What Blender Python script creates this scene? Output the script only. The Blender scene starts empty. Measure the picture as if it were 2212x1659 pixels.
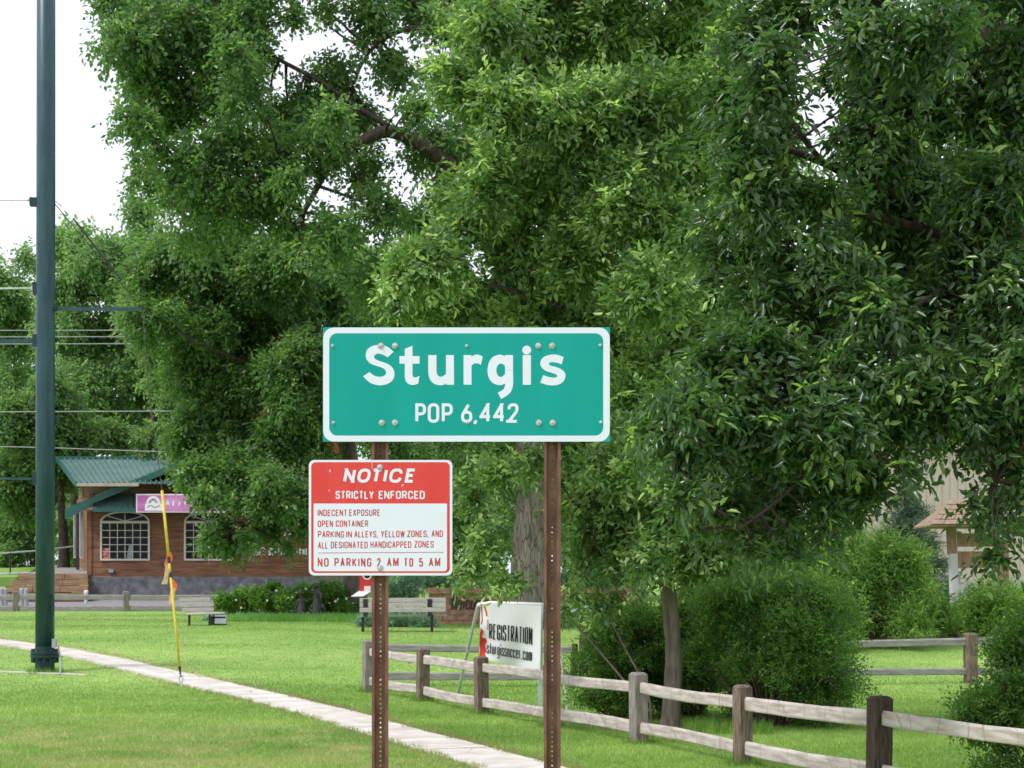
import bpy, bmesh, math, random
import numpy as np
from mathutils import Vector, Matrix

R = math.radians
random.seed(7)
rng = np.random.default_rng(11)
S = bpy.context.scene
COL = S.collection

# ------------------------------------------------------------------ camera, world, sun, exposure
FPX, U0, HZ, CH = 3687.0, 1106.0, 1271.0, 2.1      # photo measured at 2212 px width
cam_d = bpy.data.cameras.new('camera')
cam = bpy.data.objects.new('camera', cam_d); COL.objects.link(cam)
cam.location = (0, 0, CH); cam.rotation_euler = (R(90), 0, 0)
cam_d.sensor_width = 36; cam_d.lens = 36 * FPX / 2212
cam_d.shift_y = (HZ - 829.5) / 2212
cam_d.clip_start = .1; cam_d.clip_end = 3000
cam_d.dof.use_dof = True; cam_d.dof.focus_distance = 9.06; cam_d.dof.aperture_fstop = 12
S.camera = cam

SUN_EL, SUN_AZ = 55, -118            # azimuth measured clockwise from +Y (view direction); negative = from the left
wd = bpy.data.worlds.new('World'); S.world = wd; wd.use_nodes = True
nt = wd.node_tree; nt.nodes.clear()
sky = nt.nodes.new('ShaderNodeTexSky'); sky.sky_type = 'NISHITA'; sky.sun_disc = False
sky.sun_elevation = R(SUN_EL); sky.sun_rotation = R(SUN_AZ)
sky.dust_density = 3.0; sky.air_density = 1.0; sky.ozone_density = 1.0
hs = nt.nodes.new('ShaderNodeHueSaturation'); hs.inputs['Saturation'].default_value = .10
mx = nt.nodes.new('ShaderNodeMixRGB'); mx.blend_type = 'MIX'; mx.inputs[0].default_value = .62
mx.inputs[2].default_value = (8.4, 8.8, 10.2, 1)      # even white cloud cover in the units of the sky
bg = nt.nodes.new('ShaderNodeBackground'); bg.inputs['Strength'].default_value = .10
out = nt.nodes.new('ShaderNodeOutputWorld')
nt.links.new(sky.outputs[0], hs.inputs['Color']); nt.links.new(hs.outputs[0], mx.inputs[1])
nt.links.new(mx.outputs[0], bg.inputs[0]); nt.links.new(bg.outputs[0], out.inputs[0])

sd = bpy.data.lights.new('sun', 'SUN'); sd.energy = 1.5; sd.angle = R(10); sd.color = (1, .965, .945)
sun = bpy.data.objects.new('sun', sd); COL.objects.link(sun)
_az, _el = R(SUN_AZ), R(SUN_EL)
sun_dir = Vector((math.sin(_az) * math.cos(_el), math.cos(_az) * math.cos(_el), math.sin(_el)))
sun.rotation_euler = sun_dir.to_track_quat('Z', 'Y').to_euler()
S.view_settings.view_transform = 'Standard'; S.view_settings.look = 'None'
S.view_settings.gamma = 1; S.view_settings.use_curve_mapping = False
S.view_settings.exposure = 0.72
S.render.engine = 'CYCLES'
S.cycles.use_denoising = True
S.cycles.max_bounces = 8; S.cycles.diffuse_bounces = 6; S.cycles.transmission_bounces = 4
S.cycles.transparent_max_bounces = 4; S.cycles.glossy_bounces = 2

# ------------------------------------------------------------------ terrain and pixel helpers
_HY = [-60, 27, 30, 33, 36, 40, 44, 49, 55, 60, 62, 72, 85, 400]
_HZ = [0, 0, .03, .15, .37, .73, 1.0, 1.07, 1.13, 1.2, 1.28, 1.73, 2.1, 6.0]
_ys = np.arange(-60, 400, .25); _zs = np.interp(_ys, _HY, _HZ)
_k = np.ones(9) / 9; _zs2 = np.convolve(np.pad(_zs, 4, mode='edge'), _k, 'valid')
def gz(y): return float(np.interp(y, _ys, _zs2))
def W(u, v, Y): return Vector(((u - U0) * Y / FPX, Y, CH + (HZ - v) * Y / FPX))
def G(u, v):
    """point of the ground seen at a place of the photograph"""
    t = (v - HZ) / FPX; y = 3.0
    while y < 300:
        if CH - t * y <= gz(y): break
        y += .02
    return Vector(((u - U0) * y / FPX, y, gz(y)))
def GY(u, Y): return Vector(((u - U0) * Y / FPX, Y, gz(Y)))
def K(Y): return FPX / Y

# ------------------------------------------------------------------ tagging
def tag(o, label=None, cat=None, group=None, kind=None):
    if label: o['label'] = label
    if cat: o['category'] = cat
    if group: o['group'] = group
    if kind: o['kind'] = kind
    return o
def thing(name, label, cat, loc=(0, 0, 0), rz=0, group=None):
    o = bpy.data.objects.new(name, None); COL.objects.link(o)
    o.location = loc; o.rotation_euler = (0, 0, rz); o.empty_display_size = .2
    return tag(o, label, cat, group)
def link(name, me, mat=None, parent=None, world=True):
    if mat is not None and not me.materials: me.materials.append(mat)
    o = bpy.data.objects.new(name, me); COL.objects.link(o)
    if parent is not None:
        o.parent = parent
        if world:      # mesh is written in world coordinates: undo the parents' placement
            o.matrix_parent_inverse = world_mat(parent).inverted()
    return o
def world_mat(o):
    m = o.matrix_parent_inverse @ Matrix.LocRotScale(o.location, o.rotation_euler, o.scale)
    return world_mat(o.parent) @ m if o.parent else m
def copy_tree(o, parent=None):
    c = o.copy(); COL.objects.link(c)
    if parent is not None: c.parent = parent
    for ch in [x for x in o.children]: copy_tree(ch, c)
    return c

# ------------------------------------------------------------------ mesh builder
class MB:
    def __init__(s): s.v = []; s.f = []
    def quad(s, *p):
        n = len(s.v); s.v += [tuple(q) for q in p]; s.f.append(tuple(range(n, n + len(p)))); return s
    def box(s, c, d, rot=None):
        c = Vector(c); hx, hy, hz = d[0] / 2, d[1] / 2, d[2] / 2; n = len(s.v)
        for z in (-hz, hz):
            for x, y in ((-hx, -hy), (hx, -hy), (hx, hy), (-hx, hy)):
                p = Vector((x, y, z))
                if rot is not None: p = rot @ p
                s.v.append(tuple(c + p))
        s.f += [(n, n+3, n+2, n+1), (n+4, n+5, n+6, n+7), (n, n+1, n+5, n+4), (n+1, n+2, n+6, n+5), (n+2, n+3, n+7, n+6), (n+3, n, n+4, n+7)]
        return s
    def bb(s, x0, x1, y0, y1, z0, z1):
        return s.box(((x0+x1)/2, (y0+y1)/2, (z0+z1)/2), (abs(x1-x0), abs(y1-y0), abs(z1-z0)))
    def beam(s, a, b, w, h, up=(0, 0, 1), bev=0.0):
        a = Vector(a); b = Vector(b); d = (b - a).normalized(); up = Vector(up)
        sd = d.cross(up)
        if sd.length < 1e-4: sd = d.cross(Vector((0, 1, 0)))
        sd.normalize(); u = sd.cross(d).normalized(); n = len(s.v)
        if bev <= 0: prof = [(-w/2, -h/2), (w/2, -h/2), (w/2, h/2), (-w/2, h/2)]
        else:
            e = bev; prof = [(-w/2+e, -h/2), (w/2-e, -h/2), (w/2, -h/2+e), (w/2, h/2-e), (w/2-e, h/2), (-w/2+e, h/2), (-w/2, h/2-e), (-w/2, -h/2+e)]
        m = len(prof)
        for p in (a, b):
            for x, y in prof: s.v.append(tuple(p + sd * x + u * y))
        for i in range(m):
            j = (i + 1) % m; s.f.append((n+i, n+j, n+m+j, n+m+i))
        s.f.append(tuple(range(n+m-1, n-1, -1))); s.f.append(tuple(range(n+m, n+2*m)))
        return s
    def tube(s, pts, rad, seg=8, cap=True, jit=0):
        pts = [Vector(p) for p in pts]; n0 = len(s.v); L = len(pts)
        rad = [rad] * L if not hasattr(rad, '__len__') else rad
        ref = Vector((0, 1, 0.01)); ref.normalize()
        for i, p in enumerate(pts):
            d = (pts[min(i+1, L-1)] - pts[max(i-1, 0)]).normalized()
            a = d.cross(ref)
            if a.length < .05: a = d.cross(Vector((1, 0, 0)))
            a.normalize(); b = d.cross(a).normalized()
            for k in range(seg):
                t = 2 * math.pi * k / seg; r = rad[i] * (1 + (random.uniform(-jit, jit) if jit else 0))
                s.v.append(tuple(p + a * math.cos(t) * r + b * math.sin(t) * r))
        for i in range(L - 1):
            for k in range(seg):
                k2 = (k + 1) % seg; a0 = n0 + i * seg
                s.f.append((a0+k, a0+k2, a0+seg+k2, a0+seg+k))
        if cap:
            s.f.append(tuple(range(n0+seg-1, n0-1, -1))); s.f.append(tuple(range(n0+(L-1)*seg, n0+L*seg)))
        return s
    def lathe(s, c, prof, seg=16, sx=1, sy=1):
        c = Vector(c); n0 = len(s.v)
        for r, z in prof:
            for k in range(seg):
                t = 2 * math.pi * k / seg
                s.v.append((c.x + math.cos(t) * r * sx, c.y + math.sin(t) * r * sy, c.z + z))
        for i in range(len(prof) - 1):
            for k in range(seg):
                k2 = (k + 1) % seg; a0 = n0 + i * seg
                s.f.append((a0+k, a0+k2, a0+seg+k2, a0+seg+k))
        s.f.append(tuple(range(n0+seg-1, n0-1, -1))); s.f.append(tuple(range(n0+(len(prof)-1)*seg, n0+len(prof)*seg)))
        return s
    def ball(s, c, r, seg=10, sc=(1, 1, 1)):
        prof = []
        for i in range(seg // 2 + 1):
            a = -math.pi/2 + math.pi * i / (seg // 2); prof.append((max(math.cos(a), .02) * r * sc[0], math.sin(a) * r * sc[2]))
        return s.lathe(c, prof, seg, 1, sc[1] / sc[0])
    def prism(s, poly, y0, y1):
        """polygon given in x, z, extruded along y"""
        n = len(s.v); m = len(poly)
        for y in (y0, y1):
            for x, z in poly: s.v.append((x, y, z))
        for i in range(m):
            j = (i + 1) % m; s.f.append((n+i, n+j, n+m+j, n+m+i))
        s.f.append(tuple(range(n, n+m))); s.f.append(tuple(range(n+2*m-1, n+m-1, -1)))
        return s
    def slab(s, pts, thick):
        """planar polygon of 3-D points given a thickness along its normal"""
        pts = [Vector(p) for p in pts]; nn = (pts[1]-pts[0]).cross(pts[2]-pts[0]).normalized() * thick
        n = len(s.v); m = len(pts)
        s.v += [tuple(p) for p in pts] + [tuple(p - nn) for p in pts]
        for i in range(m):
            j = (i + 1) % m; s.f.append((n+j, n+i, n+m+i, n+m+j))
        s.f.append(tuple(range(n, n+m))); s.f.append(tuple(range(n+2*m-1, n+m-1, -1)))
        return s
    def mesh(s, name, smooth=False):
        me = bpy.data.meshes.new(name); me.from_pydata(s.v, [], s.f)
        if smooth: me.polygons.foreach_set('use_smooth', [True] * len(me.polygons))
        me.update(); return me
    def build(s, name, mat, parent=None, smooth=False, world=True):
        return link(name, s.mesh(name, smooth), mat, parent, world)

# ------------------------------------------------------------------ materials
MATS = {}
def mat(name, col, rough=.6, spec=.4, metal=0, var=0, vscale=5, col2=None, bump=0, bscale=20, stretch=(1, 1, 1), c2amt=.5, detail=6, cracks=None):
    m = bpy.data.materials.new(name); m.use_nodes = True; N = m.node_tree.nodes; L = m.node_tree.links
    p = N['Principled BSDF']; p.inputs['Base Color'].default_value = (*col, 1)
    p.inputs['Roughness'].default_value = rough; p.inputs['Metallic'].default_value = metal
    p.inputs['Specular IOR Level'].default_value = spec
    tc = N.new('ShaderNodeNewGeometry'); mp = N.new('ShaderNodeMapping'); mp.inputs['Scale'].default_value = stretch
    L.new(tc.outputs['Position'], mp.inputs[0]); last = None
    if var or col2:
        n = N.new('ShaderNodeTexNoise'); n.inputs['Scale'].default_value = vscale; n.inputs['Detail'].default_value = detail
        L.new(mp.outputs[0], n.inputs['Vector'])
        rp = N.new('ShaderNodeValToRGB'); rp.color_ramp.elements[0].position = .35; rp.color_ramp.elements[1].position = .35 + .35 * (2 * c2amt if col2 else 1)
        c2 = col2 if col2 else tuple(min(1, c * (1 + var)) for c in col)
        c1 = col if col2 else tuple(c * (1 - var) for c in col)
        rp.color_ramp.elements[0].color = (*c1, 1); rp.color_ramp.elements[1].color = (*c2, 1)
        L.new(n.outputs['Fac'], rp.inputs[0]); last = rp.outputs[0]
    if cracks:   # (colour, scale, stretch)
        mp2 = N.new('ShaderNodeMapping'); mp2.inputs['Scale'].default_value = cracks[2]
        L.new(tc.outputs['Position'], mp2.inputs[0])
        vt = N.new('ShaderNodeTexVoronoi'); vt.feature = 'DISTANCE_TO_EDGE'; vt.inputs['Scale'].default_value = cracks[1]
        L.new(mp2.outputs[0], vt.inputs['Vector'])
        r2 = N.new('ShaderNodeValToRGB'); r2.color_ramp.elements[0].position = 0; r2.color_ramp.elements[1].position = cracks[3]
        r2.color_ramp.elements[0].color = (1, 1, 1, 1); r2.color_ramp.elements[1].color = (0, 0, 0, 1)
        L.new(vt.outputs[0], r2.inputs[0])
        mxc = N.new('ShaderNodeMixRGB'); mxc.inputs[2].default_value = (*cracks[0], 1)
        L.new(r2.outputs[0], mxc.inputs[0])
        if last: L.new(last, mxc.inputs[1])
        else: mxc.inputs[1].default_value = (*col, 1)
        last = mxc.outputs[0]
    if last: L.new(last, p.inputs['Base Color'])
    if bump:
        nb = N.new('ShaderNodeTexNoise'); nb.inputs['Scale'].default_value = bscale; nb.inputs['Detail'].default_value = 5
        L.new(mp.outputs[0], nb.inputs['Vector']); b = N.new('ShaderNodeBump'); b.inputs['Strength'].default_value = bump; b.inputs['Distance'].default_value = .02
        L.new(nb.outputs['Fac'], b.inputs['Height']); L.new(b.outputs[0], p.inputs['Normal'])
    MATS[name] = m; return m

def leaf_mat(name, dark, light, fresh=None, rough=.38, spec=.5, trans=.35, patch=.6, pscale=.8):
    m = bpy.data.materials.new(name); m.use_nodes = True; N = m.node_tree.nodes; L = m.node_tree.links
    p = N['Principled BSDF']; p.inputs['Roughness'].default_value = rough; p.inputs['Specular IOR Level'].default_value = spec
    a = N.new('ShaderNodeAttribute'); a.attribute_name = 'rnd'
    rp = N.new('ShaderNodeValToRGB'); E = rp.color_ramp.elements
    E[0].position = 0; E[0].color = (*dark, 1); E[1].position = .8; E[1].color = (*light, 1)
    if fresh: e = E.new(1.0); e.color = (*fresh, 1)
    g = N.new('ShaderNodeNewGeometry'); nz = N.new('ShaderNodeTexNoise'); nz.inputs['Scale'].default_value = pscale; nz.inputs['Detail'].default_value = 2
    L.new(g.outputs['Position'], nz.inputs['Vector'])
    ma = N.new('ShaderNodeMath'); ma.operation = 'MULTIPLY_ADD'; ma.inputs[1].default_value = patch; 
    sb = N.new('ShaderNodeMath'); sb.operation = 'SUBTRACT'; sb.inputs[1].default_value = .5
    L.new(nz.outputs['Fac'], sb.inputs[0]); L.new(sb.outputs[0], ma.inputs[0]); L.new(a.outputs['Fac'], ma.inputs[2])
    L.new(ma.outputs[0], rp.inputs[0]); L.new(rp.outputs[0], p.inputs['Base Color'])
    tr = N.new('ShaderNodeBsdfTranslucent'); br = N.new('ShaderNodeMixRGB'); br.blend_type = 'MULTIPLY'; br.inputs[0].default_value = 1
    br.inputs[2].default_value = (1.55, 1.8, .9, 1); L.new(rp.outputs[0], br.inputs[1]); L.new(br.outputs[0], tr.inputs[0])
    ms = N.new('ShaderNodeMixShader'); ms.inputs[0].default_value = trans
    L.new(p.outputs[0], ms.inputs[1]); L.new(tr.outputs[0], ms.inputs[2]); L.new(ms.outputs[0], N['Material Output'].inputs[0])
    MATS[name] = m; return m

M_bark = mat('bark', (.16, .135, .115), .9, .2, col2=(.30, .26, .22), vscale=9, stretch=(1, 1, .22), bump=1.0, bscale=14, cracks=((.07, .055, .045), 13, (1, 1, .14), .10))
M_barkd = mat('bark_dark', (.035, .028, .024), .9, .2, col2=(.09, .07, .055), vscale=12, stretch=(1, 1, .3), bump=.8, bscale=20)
M_barkg = mat('bark_grey', (.13, .105, .09), .9, .2, col2=(.26, .22, .18), vscale=18, stretch=(1, 1, .15), bump=.6, bscale=30)
M_twig = mat('twig', (.12, .085, .06), .85, .2, var=.3)
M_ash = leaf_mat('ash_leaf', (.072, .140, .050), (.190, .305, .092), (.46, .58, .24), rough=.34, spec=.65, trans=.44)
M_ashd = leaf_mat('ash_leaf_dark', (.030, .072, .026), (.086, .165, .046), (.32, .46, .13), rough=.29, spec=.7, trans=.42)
M_cott = leaf_mat('cottonwood_leaf', (.060, .130, .050), (.155, .260, .084), (.28, .40, .13), rough=.36, spec=.5, trans=.5)
M_far = leaf_mat('far_leaf_hazed', (.11, .195, .09), (.23, .35, .15), (.34, .47, .20), rough=.5, trans=.52)  # leaf colour lightened and desaturated to stand in for distance haze
M_hedge = leaf_mat('hedge_leaf', (.062, .135, .040), (.165, .285, .070), (.32, .44, .13), rough=.4, spec=.45, trans=.5)
M_junip = leaf_mat('juniper_leaf', (.085, .19, .04), (.22, .36, .08), (.42, .56, .16), rough=.6, spec=.25, trans=.25)
M_blue = leaf_mat('blue_juniper_leaf', (.16, .30, .19), (.30, .48, .34), (.40, .58, .42), rough=.6, spec=.25, trans=.2)
M_spruce = leaf_mat('spruce_leaf', (.055, .105, .07), (.13, .21, .15), (.18, .28, .19), rough=.6, spec=.25, trans=.15)
M_rose = leaf_mat('rose_leaf', (.06, .15, .03), (.16, .31, .05), (.34, .46, .09), rough=.5, trans=.4)
M_petal = mat('rose_petal', (.85, .78, .70), .6, .3, var=.06, vscale=30)
M_rail = mat('rail_wood', (.37, .315, .285), .85, .25, col2=(.56, .50, .465), vscale=4, stretch=(.8, .8, 5), detail=9, c2amt=.38, bump=.5, bscale=30, cracks=((.34, .28, .24), 4.5, (1, .1, .18), .018))
M_railg = mat('rail_wood_grey', (.20, .19, .18), .9, .2, col2=(.36, .34, .32), vscale=8, stretch=(.5, .5, 5), bump=.4)
M_post = mat('post_wood', (.10, .07, .055), .9, .2, col2=(.27, .21, .165), vscale=14, stretch=(3, 3, .35), bump=.5, bscale=25)
M_postd = mat('post_wood_dark', (.035, .024, .02), .85, .25, col2=(.095, .065, .05), vscale=14, stretch=(3, 3, .35), bump=.5)
M_postg = mat('post_wood_grey', (.16, .14, .125), .9, .2, col2=(.33, .30, .27), vscale=14, stretch=(3, 3, .35), bump=.5)
M_green = mat('pole_paint', (.008, .044, .058), .38, .45, col2=(.022, .078, .090), vscale=5, stretch=(1.5, 1.5, .25), bump=.12, bscale=25, c2amt=.5)
M_greend = mat('flange_paint', (.007, .034, .04), .5, .4, var=.3, vscale=20)
M_conc = mat('concrete', (.50, .46, .405), .9, .2, col2=(.68, .64, .58), vscale=2.2, bump=.2, bscale=40, cracks=((.30, .25, .2), .7, (1, 1, 1), .006))
M_asph = mat('asphalt', (.25, .23, .235), .9, .2, var=.12, vscale=4)
M_signg = mat('sign_green', (.0, .290, .258), .45, .22, col2=(.004, .335, .298), vscale=1.6, stretch=(2.5, 1, .5))
M_white = mat('sign_white', (.70, .725, .83), .4, .35, var=.015, vscale=9)
M_red = mat('sign_red', (.64, .052, .046), .45, .25, col2=(.70, .070, .062), vscale=4, stretch=(2, 1, .6))
M_redtxt = mat('sign_red_text', (.50, .060, .070), .45, .3, var=.12, vscale=60)
M_alu = mat('aluminium', (.5, .5, .5), .4, .5, metal=.8, var=.1)
M_bolt = mat('bolt_zinc', (.47, .48, .47), .45, .5, metal=.15, var=.2, vscale=60)
M_rust = mat('rusty_steel', (.12, .058, .042), .75, .3, col2=(.22, .115, .08), vscale=9, stretch=(3, 3, 1), bump=.15, bscale=80)
M_wood = mat('siding_wood', (.17, .080, .046), .75, .3, col2=(.34, .175, .10), vscale=2.2, stretch=(.7, 1, 7), bump=.2)
M_wood2 = mat('step_wood', (.24, .15, .09), .85, .2, col2=(.40, .27, .17), vscale=3, stretch=(.6, 1, 5))
M_stone = mat('foundation_stone', (.11, .115, .125), .9, .2, col2=(.24, .25, .27), vscale=3.2, bump=.8, bscale=5)
M_roof = mat('green_metal_roof', (.085, .155, .140), .5, .4, col2=(.125, .205, .190), vscale=1.2)
M_trimg = mat('green_trim', (.014, .10, .08), .45, .4, var=.15)
M_trim = mat('window_trim', (.62, .57, .48), .6, .3, var=.08, vscale=8)
M_soff = mat('soffit', (.42, .37, .30), .8, .2, var=.15)
M_glass = mat('window_glass', (.010, .016, .017), .22, .12, var=.5, vscale=1.1)
M_glassl = mat('pale_window_glass', (.20, .21, .21), .15, .6, var=.3, vscale=1.5)
M_pink = mat('banner_magenta', (.46, .12, .36), .5, .3, col2=(.66, .34, .58), vscale=.9, stretch=(1, 1, 2))
M_wht = mat('white_paint', (.78, .78, .77), .5, .35, var=.03)
M_dark = mat('dark_metal', (.018, .019, .021), .45, .45, var=.3)
M_grey = mat('grey_metal', (.34, .36, .37), .5, .5, var=.15)
M_pipe = mat('pale_blue_pipe', (.50, .60, .64), .5, .4, var=.1)
M_bench = mat('bench_slat', (.42, .39, .37), .8, .25, var=.2, vscale=9, stretch=(.4, 1, 5))
M_bronze = mat('bronze', (.04, .036, .036), .34, .6, metal=.1, col2=(.12, .11, .11), vscale=9)
M_block = mat('wall_block', (.37, .20, .135), .95, .2, col2=(.52, .32, .225), vscale=5, bump=.6, bscale=14)
M_letter = mat('metal_letter', (.05, .045, .045), .5, .5, metal=.4, var=.2)
M_vinyl = mat('banner_vinyl', (.92, .91, .93), .5, .35, var=.015, bump=.25, bscale=3)
M_banred = mat('banner_red', (.70, .05, .035), .5, .3, var=.05)
M_ink = mat('black_ink', (.012, .012, .013), .5, .3, var=.2)
M_steel = mat('galvanised_steel', (.50, .51, .52), .5, .5, metal=.0, var=.15, vscale=12)
M_yel = mat('yellow_guard', (.56, .42, .035), .6, .25, col2=(.66, .52, .08), vscale=9)
M_orange = mat('orange_ribbon', (.85, .18, .07), .6, .2, var=.1)
M_cream = mat('pale_ribbon', (.80, .58, .32), .6, .2, var=.1)
M_wire = mat('wire', (.36, .37, .38), .5, .4, var=.1)
M_tan = mat('tan_siding', (.46, .395, .35), .85, .2, var=.04, vscale=2)
M_shing = mat('shingle', (.26, .19, .135), .9, .1, col2=(.34, .255, .185), vscale=6)
M_kwood = mat('kiosk_wood', (.28, .18, .11), .85, .2, col2=(.40, .28, .18), vscale=6, stretch=(3, 3, .4))
M_kpost = mat('kiosk_post_paint', (.56, .55, .54), .8, .2, col2=(.66, .65, .64), vscale=9, stretch=(3, 3, .5))
M_boxred = mat('box_red', (.62, .03, .035), .45, .4, var=.06)
M_mulch = mat('soil', (.10, .065, .04), .95, .1, col2=(.22, .17, .09), vscale=5)

def lawn_material(name, blade=False):
    m = bpy.data.materials.new(name); m.use_nodes = True; N = m.node_tree.nodes; L = m.node_tree.links
    p = N['Principled BSDF']; p.inputs['Roughness'].default_value = .75; p.inputs['Specular IOR Level'].default_value = .2
    g = N.new('ShaderNodeNewGeometry')
    def noise(sc, det, stretch=(1, 1, 1)):
        mp = N.new('ShaderNodeMapping'); mp.inputs['Scale'].default_value = stretch
        n = N.new('ShaderNodeTexNoise'); n.inputs['Scale'].default_value = sc; n.inputs['Detail'].default_value = det
        L.new(g.outputs['Position'], mp.inputs[0]); L.new(mp.outputs[0], n.inputs['Vector']); return n
    n1 = noise(.35, 4, (.5, 1, 0)); r1 = N.new('ShaderNodeValToRGB')
    r1.color_ramp.elements[0].position = .33; r1.color_ramp.elements[0].color = (.170, .320, .060, 1)
    r1.color_ramp.elements[1].position = .68; r1.color_ramp.elements[1].color = (.315, .465, .120, 1)
    L.new(n1.outputs[0], r1.inputs[0])
    n2 = noise(2.6, 6, (1, 1, 0)); r2 = N.new('ShaderNodeValToRGB')
    r2.color_ramp.elements[0].position = .3; r2.color_ramp.elements[0].color = (.86, .9, .82, 1)
    r2.color_ramp.elements[1].position = .7; r2.color_ramp.elements[1].color = (1.14, 1.1, 1.12, 1)
    L.new(n2.outputs[0], r2.inputs[0])
    mu = N.new('ShaderNodeMixRGB'); mu.blend_type = 'MULTIPLY'; mu.inputs[0].default_value = 1
    L.new(r1.outputs[0], mu.inputs[1]); L.new(r2.outputs[0], mu.inputs[2])
    # dry yellowish turf: a mask carried by the mesh times noise
    a = N.new('ShaderNodeAttribute'); a.attribute_name = 'dry'
    n3 = noise(1.1, 5, (1, 1, 0)); mm = N.new('ShaderNodeMath'); mm.operation = 'MULTIPLY_ADD'; mm.inputs[1].default_value = 2.4; mm.inputs[2].default_value = -.85
    L.new(n3.outputs[0], mm.inputs[0]); mm2 = N.new('ShaderNodeMath'); mm2.operation = 'MULTIPLY'; mm2.use_clamp = True
    L.new(mm.outputs[0], mm2.inputs[0]); L.new(a.outputs['Fac'], mm2.inputs[1])
    md = N.new('ShaderNodeMixRGB'); md.inputs[2].default_value = (.43, .44, .20, 1)
    L.new(mm2.outputs[0], md.inputs[0]); L.new(mu.outputs[0], md.inputs[1])
    # worn soil beside the path
    b = N.new('ShaderNodeAttribute'); b.attribute_name = 'soil'
    n4 = noise(4, 5, (1, 1, 0)); m4 = N.new('ShaderNodeMath'); m4.operation = 'MULTIPLY_ADD'; m4.inputs[1].default_value = 3; m4.inputs[2].default_value = -1.0
    L.new(n4.outputs[0], m4.inputs[0]); m5 = N.new('ShaderNodeMath'); m5.operation = 'MULTIPLY'; m5.use_clamp = True
    L.new(m4.outputs[0], m5.inputs[0]); L.new(b.outputs['Fac'], m5.inputs[1])
    ms = N.new('ShaderNodeMixRGB'); ms.inputs[2].default_value = (.30, .23, .13, 1)
    L.new(m5.outputs[0], ms.inputs[0]); L.new(md.outputs[0], ms.inputs[1]); last = ms.outputs[0]
    if blade:
        c = N.new('ShaderNodeAttribute'); c.attribute_name = 'rnd'; rb = N.new('ShaderNodeValToRGB')
        rb.color_ramp.elements[0].color = (.88, .9, .82, 1); rb.color_ramp.elements[1].color = (1.35, 1.25, 1.3, 1)
        L.new(c.outputs['Fac'], rb.inputs[0]); m6 = N.new('ShaderNodeMixRGB'); m6.blend_type = 'MULTIPLY'; m6.inputs[0].default_value = 1
        L.new(last, m6.inputs[1]); L.new(rb.outputs[0], m6.inputs[2]); last = m6.outputs[0]
        tr = N.new('ShaderNodeBsdfTranslucent'); L.new(last, tr.inputs[0]); mxs = N.new('ShaderNodeMixShader'); mxs.inputs[0].default_value = .35
        L.new(p.outputs[0], mxs.inputs[1]); L.new(tr.outputs[0], mxs.inputs[2]); L.new(mxs.outputs[0], N['Material Output'].inputs[0])
    else:
        nb = noise(30, 4); bp = N.new('ShaderNodeBump'); bp.inputs['Strength'].default_value = .5; bp.inputs['Distance'].default_value = .03
        L.new(nb.outputs[0], bp.inputs['Height']); L.new(bp.outputs[0], p.inputs['Normal'])
    L.new(last, p.inputs['Base Color']); return m
M_lawn = lawn_material('lawn'); M_blade = lawn_material('grass_blade', True)

# ------------------------------------------------------------------ sidewalk centre line (world) from the photograph
_pp = [(0, 1387), (74, 1396.5), (120, 1403), (187, 1415), (243, 1428), (307, 1443.5), (371, 1459), (480, 1485), (600, 1512), (720, 1543), (841, 1581), (960, 1613), (1060, 1642)]
cl = [G(u, v) for u, v in _pp]
d0 = (cl[0] - cl[1]); d0.z = 0; d0.normalize(); cl = [cl[0] + d0 * 9, cl[0] + d0 * 4] + cl
d1 = (cl[-1] - cl[-2]); d1.z = 0; d1.normalize(); cl = cl + [cl[-1] + d1 * 3, cl[-1] + d1 * 8, cl[-1] + d1 * 16]
def resample(pts, step):
    P = np.array([[p[0], p[1]] for p in pts]); d = np.r_[0, np.cumsum(np.hypot(*np.diff(P, axis=0).T))]
    n = int(d[-1] / step); t = np.linspace(0, d[-1], n + 1)
    return np.c_[np.interp(t, d, P[:, 0]), np.interp(t, d, P[:, 1])]
path = resample(cl, .3)
_sm = np.ones(9) / 9
path = np.c_[np.convolve(np.pad(path[:, 0], 4, 'edge'), _sm, 'valid'), np.convolve(np.pad(path[:, 1], 4, 'edge'), _sm, 'valid')]
PW = .47
def path_dist(X, Y):
    d = np.full(X.shape, 1e9)
    for i in range(0, len(path) - 1):
        ax, ay = path[i]; bx, by = path[i + 1]; vx, vy = bx - ax, by - ay
        t = np.clip(((X - ax) * vx + (Y - ay) * vy) / (vx * vx + vy * vy + 1e-9), 0, 1)
        d = np.minimum(d, np.hypot(X - ax - t * vx, Y - ay - t * vy))
    return d
def side_of_path(X, Y):      # > 0 on the far side
    i = np.argmin(np.abs(path[:, 1][None, :] - Y.reshape(-1, 1)), axis=1)
    return X.ravel() - path[i, 0]
def lawn_attrs(X, Y):
    d = path_dist(X, Y); soil = np.clip(1 - np.abs(d - PW) / .38, 0, 1) * 1.0
    sd_ = side_of_path(X, Y).reshape(X.shape)
    dry = np.clip((29 - Y) / 5, 0, 1) * np.clip(-sd_ / 1.2 - .1, 0, 1) * .95 + .12
    return dry, soil * np.where(sd_ > 0, 1.0, .55)

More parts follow.
